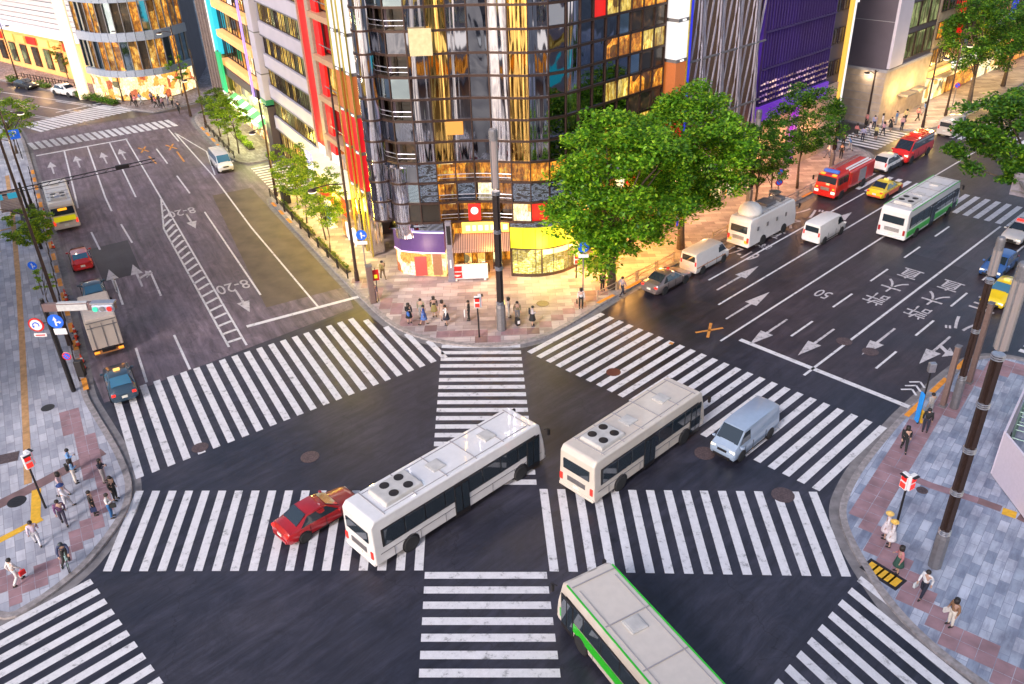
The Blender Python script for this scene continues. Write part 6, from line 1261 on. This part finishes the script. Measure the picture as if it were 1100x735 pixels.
# left signal mast with its signs
MP = G(80, 422); o = thing('signal_mast', 'dark mast at the west kerb with a long arm, lights and round signs', 'signal', (MP.x, MP.y, .14), 0)
g = MB(); g.tube([(0, 0, 0), (0, 0, 7.0)], [.16, .12], 10); 
for a in (0, 1.57, 3.14, 4.71): g.box((.15*math.cos(a), .15*math.sin(a), 3.4), (.05, .05, 6.6), rz=a)
g.build('pole', M_BLK, o)
g = MB(); g.box((2.3, -.1, 6.45), (4.6, .3, .55)); g.build('arm', mat('arm_brown', (.16, .1, .1), .5), o, bevel=.03)
g = MB(); g.box((1.9, -.27, 6.45), (1.9, .06, .42)); g.box((1.9, -.1, 6.74), (1.9, .3, .03)); g.build('name_plate', mat('plate_grey', (.5, .5, .5), .5), o)
g = MB(); g.box((3.9, -.35, 6.4), (1.35, .3, .5)); h_ = g.build('signal_head', mat('housing_blue_grey', (.4, .45, .55), .4), o, bevel=.08)
for x, m_ in ((3.45, M_GGREEN), (3.9, M_GREY), (4.35, M_GRED)): g = MB(); g.lathe([(.17, -.04), (.14, .04)], 16, axis='y', c=(x, -.53, 6.4)); g.build('lens', m_, h_)
g = MB(); g.box((3.9, -.2, 6.72), (1.5, .5, .1)); g.build('hood', M_STEEL, h_)
disc(o, -.75, -.25, 5.3, .5, cf, [M_SRED], kind='noturn'); disc(o, .55, -.25, 5.5, .5, cf, [M_SBLUE], kind='arrow'); g = MB(); g.box((.65, -.25, 4.75), (.8, .04, .42)); g.build('small_plate', M_WHITE, o); g = MB(); g.box((-.7, -.25, 4.55), (.8, .04, .25)); g.build('small_plate', M_WHITE, o); g = MB(); g.box((-.7, -.28, 4.55), (.6, .03, .07)); g.build('red_arrow', M_SRED, o)
g = MB(); g.tube([(-.8, -.1, 5.3), (.6, -.1, 5.4)], .04, 6); g.build('bracket', M_BLK, o); disc(o, .5, -.25, 2.9, .3, cf, [M_WHITE], kind='noparking')
g = MB(); g.box((.75, .3, 1.6), (.5, .4, 1.2)); g.build('control_box', M_BLK, o, bevel=.03)
# tall lamp masts
def lampmast(label, P, h, arms, m=M_BROWNM, r=.11, z=.14, energy=0, col=(1, .8, .55)):
    o = thing('street_lamp', label, 'street lamp', (P[0], P[1], z), 0); g = MB(); g.tube([(0, 0, 0), (0, 0, h)], [r*1.3, r*.7], 10); g.tube([(0, 0, 0), (0, 0, .9)], [r*1.9, r*1.6], 10); g.build('pole', m, o)
    for dx, dy, hz in arms:
        g = MB(); g.tube([(0, 0, hz), (dx*.5, dy*.5, hz+.25), (dx, dy, hz+.2)], .045, 6); a = g.build('arm', m, o)
        g = MB(); g.lathe([(.06, .12), (.3, .05), (.36, -.05), (.3, -.09)], 14, c=(dx, dy, hz+.1)); hd = g.build('lamp_head', m, o); g = MB(); g.lathe([(.3, -.17), (.33, -.09)], 14, c=(dx, dy, hz+.1)); g.build('bulb', M_HEAD, hd)
        if energy: lamp('lamp_light', (dx, dy, hz-.25), energy, col, .25, o)
    return o
lampmast('tall black lamp mast near the young trees on the yellow-lit pavement', G(384, 303), 16, [(-2.2, -1.5, 8.4)], energy=350, col=(1, .8, .25))
lampmast('lamp mast beside the small zebra with its base at a dark box', G(297, 212), 11, [(-.9, -1.2, 7)], energy=250, col=(1, .8, .3))
lampmast('tall brown lamp mast on the west pavement above the small tree', G(76, 372), 17.5, [(-3.0, 1.0, 10.2)], energy=250)
lampmast('slender lamp mast by the cream bus at the west kerb', PA(97, -3.0), 11, [(1.6, .6, 9.5), (-1.2, -.4, 7)], energy=200)
lampmast('distant lamp mast in front of the white louvre building', G(20, 88), 9, [(1.2, -.3, 8.5)])
lampmast('distant lamp mast at the far corner in front of the curved glass building', G(133, 110), 10.5, [(1.4, -.4, 9.8)])
lampmast('lamp mast behind the pedestrians at the far corner', G(205, 126), 12, [(-1.5, -.5, 11)], energy=200)
lampmast('lamp mast among the round trees by the green banner', G(222, 138), 10, [(-1.2, -.8, 6.2)], energy=200, col=(1, .75, .35))
lampmast('twin headed lamp with glowing heads at the side street of the grey block', PB(101.5, -44.8), 6.5, [(.9, .1, 6.2), (-.8, .4, 6.0)], energy=60)
lampmast('lamp mast behind the red van near the lit shops', PB(104.5, -39.2), 8.5, [(.8, -.5, 8)], energy=90)
lampmast('lamp mast near the far right trees', PB(111, -39.2), 9, [(.8, -.5, 8.4)], energy=150)
# overhead signal gantry over the left road
gp_ = PA(84.5, -3.0); o = thing('signal_gantry', 'thin overhead signal arm reaching over the left road from the west kerb', 'signal', (gp_.x, gp_.y, .14), RA-R(90))
g = MB(); g.tube([(0, 0, 0), (0, 0, 6.4)], [.15, .11], 10); g.build('pole', M_BLK, o); g = MB(); g.tube([(-2.4, 0, 5.8), (11.6, 0, 6.4)], .05, 6); g.tube([(-2.4, 0, 5.5), (11.6, 0, 6.1)], .04, 6); 
for i in range(14): g.tube([(-2+i, 0, 5.52+i*.043), (-1.5+i, 0, 5.83+i*.043)], .02, 4)
g.build('arm', M_BLK, o); g = MB(); g.box((8.6, -.1, 6.2), (1.2, .3, .4)); g.build('signal_head', M_BLK, o, bevel=.06)
for x in (-2.1, -.7): g = MB(); g.box((x, -.1, 5.4), (1.0, .08, .5)); g.build('blue_sign', glow('lit_turquoise', (.05, .45, .6), .5, (.02, .3, .5)), o)
# cabinet, posts
o = thing('signal_cabinet', 'tall brown cabinet column beside the grey sign pole on the corner', 'cabinet', (*G(401, 327).xy, .14), R(20)); g = MB(); g.box((0, 0, 1.6), (.42, .42, 3.2)); g.build('case', MATS['post_brown'], o, bevel=.03); g = MB(); g.box((0, 0, 3.25), (.5, .5, .1)); g.build('lid', M_GREY, o)
o = thing('notice_board', 'small board with red and yellow paper beside the brown cabinet', 'sign', (*G(407, 325).xy, .14), R(15)); g = MB(); pole(g, 2.9, .04); g.build('pole', M_GREY, o); g = MB(); g.box((0, -.08, 2.3), (.5, .05, .9)); g.build('board', M_SRED, o); g = MB(); g.box((0, -.12, 2.2), (.25, .03, .3)); g.build('yellow_paper', M_GYEL, o)
o = thing('striped_post', 'blue and yellow painted post at the kerb of the east pavement', 'post', (*G(985, 457).xy, .14), 0); g = MB(); pole(g, 4.2, .06); g.build('pole', M_BLK, o)
g = MB(); g.box((-.12, 0, 1.2), (.1, .35, 2.0)); g.build('blue_panel', glow('panel_blue', (.02, .3, .85), .25, (.02, .25, .7)), o); g = MB(); g.box((.08, -.1, .6), (.1, .35, .8)); g.build('yellow_panel', M_TAC, o); g = MB(); g.box((0, 0, 4.0), (.4, .3, .6)); g.build('camera_box', M_STEEL, o, bevel=.04)
o = thing('parking_sign', 'blue square parking sign with a white P near the left picture edge', 'sign', (*PA(116.2, -2.9).xy, .14), RA-R(90)); g = MB(); pole(g, 3.4, .06); g.build('pole', M_BLK, o); g = MB(); g.box((0, -.08, 3.0), (1.1, .06, 1.1)); g.build('panel', M_SBLUE, o)
tx = text_mesh('P', 1.0, M_WHITE, 'letter', .01, parent=o); tx.location = (0, -.13, 3.05); tx.rotation_euler = (R(90), 0, 0)
o = thing('bus_shelter', 'brown roofed bus shelter on the west pavement beside the cream bus', 'bus shelter', (*PA(92.5, -4.4).xy, .14), RA); g = MB(); g.box((0, 0, 2.55), (6.5, 1.9, .14)); 
for i in range(13): g.box((-3+i*.5, 0, 2.64), (.05, 1.9, .04))
g.build('roof', mat('shelter_roof', (.22, .15, .13), .6, noise=.2), o); g = MB(); [g.box((x, y, 1.25), (.1, .1, 2.5)) for x in (-3, 0, 3) for y in (-.75, )]; g.build('post', M_BLK, o); g = MB(); g.box((0, -.8, 1.2), (5.8, .04, 1.6)); g.build('glass_back', M_GLASS, o); g = MB(); g.box((0, -.4, .45), (4, .35, .06)); g.box((-1.6, -.4, .22), (.08, .3, .44)); g.box((1.6, -.4, .22), (.08, .3, .44)); g.build('bench', M_BROWNM, o)
o = thing('waste_bin', 'dark box cabinet at the kerb beside the small zebra', 'cabinet', (*PA(83.2, 19.8).xy, .14), RA); g = MB(); g.box((0, 0, .75), (1.3, .7, 1.5)); g.build('case', M_BLK, o, bevel=.05); g = MB(); g.box((0, 0, 1.52), (1.4, .8, .06)); g.build('lid', M_GREY, o)
# white hoarding at the right edge, with a rack over it
h0, h1, h2 = G(1065, 511, .14), G(1106, 566, .14), G(1100, 432, .14)
o = thing('site_hoarding', 'plain white angled hoarding at the right picture edge', 'hoarding', h0, 0); a = h1-h0; b_ = Vector((3.6, 4.6, 0)); g = MB()
a.z = 0; n_ = Vector((a.y, -a.x, 0)).normalized()*.12
g.prism([Vector((0, 0)), a.xy, (a-n_).xy, (-n_).xy], .05, 2.9); g.build('front_panel', mat('hoarding_white', (.68, .6, .68), .5, noise=.04), o)
g = MB(); n2 = Vector((b_.y, -b_.x, 0)).normalized()*.12; g.prism([Vector((.0, .14)), b_.xy, (b_+n2).xy, (n2+Vector((0, .14, 0))).xy], .05, 2.9); g.build('side_panel', MATS['hoarding_white'], o)
g = MB(); g.prism([(.05, -.05), (a*1.0).xy, (a-n_*3).xy, (b_*.9).xy], .0, .06); g.build('footing', M_BLK, o)
o = thing('pipe_rack', 'rack of thin grey green pipes behind the white hoarding', 'rack', h0+Vector((.8, .5, 0)), math.atan2(b_.y, b_.x)); g = MB()
for i in range(6): g.tube([(i*.9, .0, 0), (i*.9, 0, 3.9)], .04, 5); g.tube([(i*.9, -1.2, 0), (i*.9, -1.2, 3.9)], .04, 5)
for z in (2.2, 3.1, 3.9):
    for y in (0, -1.2): g.tube([(0, y, z), (4.5, y, z)], .04, 5)
    for i in range(6): g.tube([(i*.9, 0, z), (i*.9, -1.2, z)], .03, 5)
g.build('frame', mat('pipe_green_grey', (.16, .24, .2), .4, .4), o)
# guard rails
def rail_proto(name, label, L, h, m, group, kind=0):
    o = thing(name, label, 'guard rail', (0, 0, 0), 0, group); g = MB(); 
    for x in (.08, L-.08): g2 = MB(); g2.box((x, 0, h/2), (.1, .1, h)); g2.build('post', m, o, bevel=.01)
    g.box((L/2, 0, h*.85), (L-.1, .05, .07)); g.build('rail', m, o)
    g = MB(); g.box((L/2, 0, h*.4), (L-.1, .04, .06)); g.build('rail', m, o)
    if kind: g = MB(); [g.box((x*L/8, 0, h*.62), (.03, .03, h*.42)) for x in range(1, 8)]; g.build('balusters', m, o)
    return o
def rails(label, group, pts, L, h, m, kind=0, name='guard_rail'):
    o = rail_proto(name, label, L, h, m, group, kind)
    first = True
    for P, rz in pts:
        if first: o.location = (P[0], P[1], .145); o.rotation_euler = (0, 0, rz); first = False
        else: dup(o, (P[0], P[1], .145), rz)
rails('dark kerb rail segment between the young trees and the left road', 'rails along the yellow-lit pavement', [(PA(62.5+i*2.6, 18.85), RA) for i in range(9)], 2.5, .85, M_BLK, 1)
rails('low rail segment on the kerb by the big tree and the silver saloon', 'rails along the kerb by the big trees', [(PB(44.6+i*2.5, -38.4), RB) for i in range(4)]+[(PB(60+i*2.5, -38.4), RB) for i in range(2)], 2.4, .8, M_BEIGE, 0)
rails('stone coloured low rail segment beside the bus lane lettering', 'rails beside the bus lane lettering', [(PB(67+i*2.5, -38.4), RB) for i in range(5)], 2.4, .65, M_CONC, 0)
rails('dark kerb rail segment along the west pavement', 'rails along the west pavement', [(PA(57.5+i*2.6, -2.45), RA) for i in range(20)], 2.5, .85, M_BROWNM, 1)
rails('kerb rail segment between far trees beyond the white minivan', 'rails by the green awnings', [(PA(101+i*2.6, 18.9), RA) for i in range(6)], 2.5, .85, M_BLK, 1)
rails('thin rail segment in front of the orange lit wall', 'rails before the white louvre building', [(G(18, 84).lerp(G(78, 95), i/9), hE) for i in range(9)], 2.6, .9, M_BLK, 0)
# red and white cones and kerb paint
def cone(label, group):
    o = thing('traffic_cone', label, 'cone', (0, 0, 0), 0, group); g = MB(); g.box((0, 0, .02), (.36, .36, .04)); g.build('foot', M_BLK, o); g = MB(); g.lathe([(.14, .04), (.1, .27)], 12); g.build('lower_cone', mat('cone_red', (.75, .06, .02), .5, noise=0), o); g = MB(); g.lathe([(.1, .27), (.075, .42)], 12); g.build('white_band', M_WHITE, o); g = MB(); g.lathe([(.075, .42), (.03, .7)], 12); g.build('tip', MATS['cone_red'], o); return o
c = cone('red and white cone on the kerb of the west pavement', 'cones along the west kerb'); k = 0
for i, s in enumerate((59.2, 60.2, 63, 64.4, 65.3, 71.5, 72.3, 84, 88.5, 90.5, 94)):
    P = PA(s, -2.0)
    if i == 0: c.location = (P.x, P.y, .15)
    else: dup(c, (P.x, P.y, .15), 0)
g = MB()
for s in [57+i*3.1 for i in range(18)]: g.box((*PA(s, -2.19).xy, .1535), (1.7, .34, .012), rz=RA)
for s in [84.5-63+0]: pass
for s in [66+i*3.2 for i in range(7)]+[45.2, 48.6]: g.box((*PB(s, -37.98).xy, .1535), (1.9, .3, .012), rz=RB)
for s in [104+i*3 for i in range(5)]: g.box((*PA(s, 18.45).xy, .1535), (1.7, .3, .012), rz=RA)
for s in [78+i*2.6 for i in range(3)]: g.box((*PA(s, 18.5).xy, .1535), (1.3, .3, .012), rz=RA)
for s in (47, 50.6, 54.4): g.box((*PB(s, -14.5).xy, .1535), (2.2, .32, .012), rz=RB)
struct(g, 'kerb_paint', mat('kerb_orange', (.8, .3, .03), .6, noise=.2, scale=3))
# dark sign board at the right edge
P = PB(60, -13.6); o = thing('road_sign_board', 'dark back of a road sign board at the right picture edge', 'sign', (P.x, P.y, .14), RB); tgt = G(1095, 199, 8.5)-P; lx = tgt.dot(dB); ly = tgt.dot(Vector((-dB.y, dB.x, 0))); g = MB(); g.tube([(0, 0, 0), (0, 0, 8.6), (lx, ly, 8.6)], .12, 8); g.build('mast', M_GREY, o); g = MB(); g.box((lx-.0, ly-1.0, 8.4), (.15, 3.0, 1.7)); g.build('board', MATS['post_grey'], o, bevel=.03); [MB().box((lx-.1, ly-1.0, 8.4+d), (.08, 2.8, .1)).build('stiffener', M_GREY, o) for d in (-.5, .5)]
# ================================================================== LOCAL LAMPS OF THE SHOPS
YG = (1, .72, .1); OG = (1, .45, .1)
def shop_light(P, e, col, par=None, size=.6):
    l = lamp('shop_light', P, e, col, size, None); return l
for s, e in ((92, 380), (84, 480), (78, 520), (73, 520), (69, 380), (65.5, 300)): shop_light(PA(s, 21.5, 3.6), e, YG)
for s, e in ((104, 300), (109, 300), (115, 300)): shop_light(PA(s, 21.9, 3.0), e, (1, .95, .35))
for p, e, c in (((-7.2, 62.4, 2.6), 90, (1, .7, .55)), ((-2.2, 63.4, 3.2), 260, OG), ((-1.5, 61.9, 3.4), 120, OG), ((2.8, 61.8, 2.8), 260, (1, .85, .2)), ((6.6, 63.6, 2.8), 350, OG), ((8.6, 64.6, 3.2), 450, OG)): shop_light(p, e, c)
for s, e in ((47.5, 500), (52, 600), (56.5, 500), (63, 300), (69, 220), (75, 300), (80, 300), (85, 260)): shop_light(PB(s, -42, 3.4), e, OG if s < 60 else (1, .5, .22))
for s in (105, 109.5, 115, 120, 126, 134, 144): shop_light(PB(s, -42, 3.6), 350, (1, .65, .2))
for x, y in ((15, 82), (45, 88), (75, 93), (108, 103), (140, 107), (170, 105)): P = G(x, y); shop_light((P.x, P.y, 3.5), 300, (1, .6, .25))
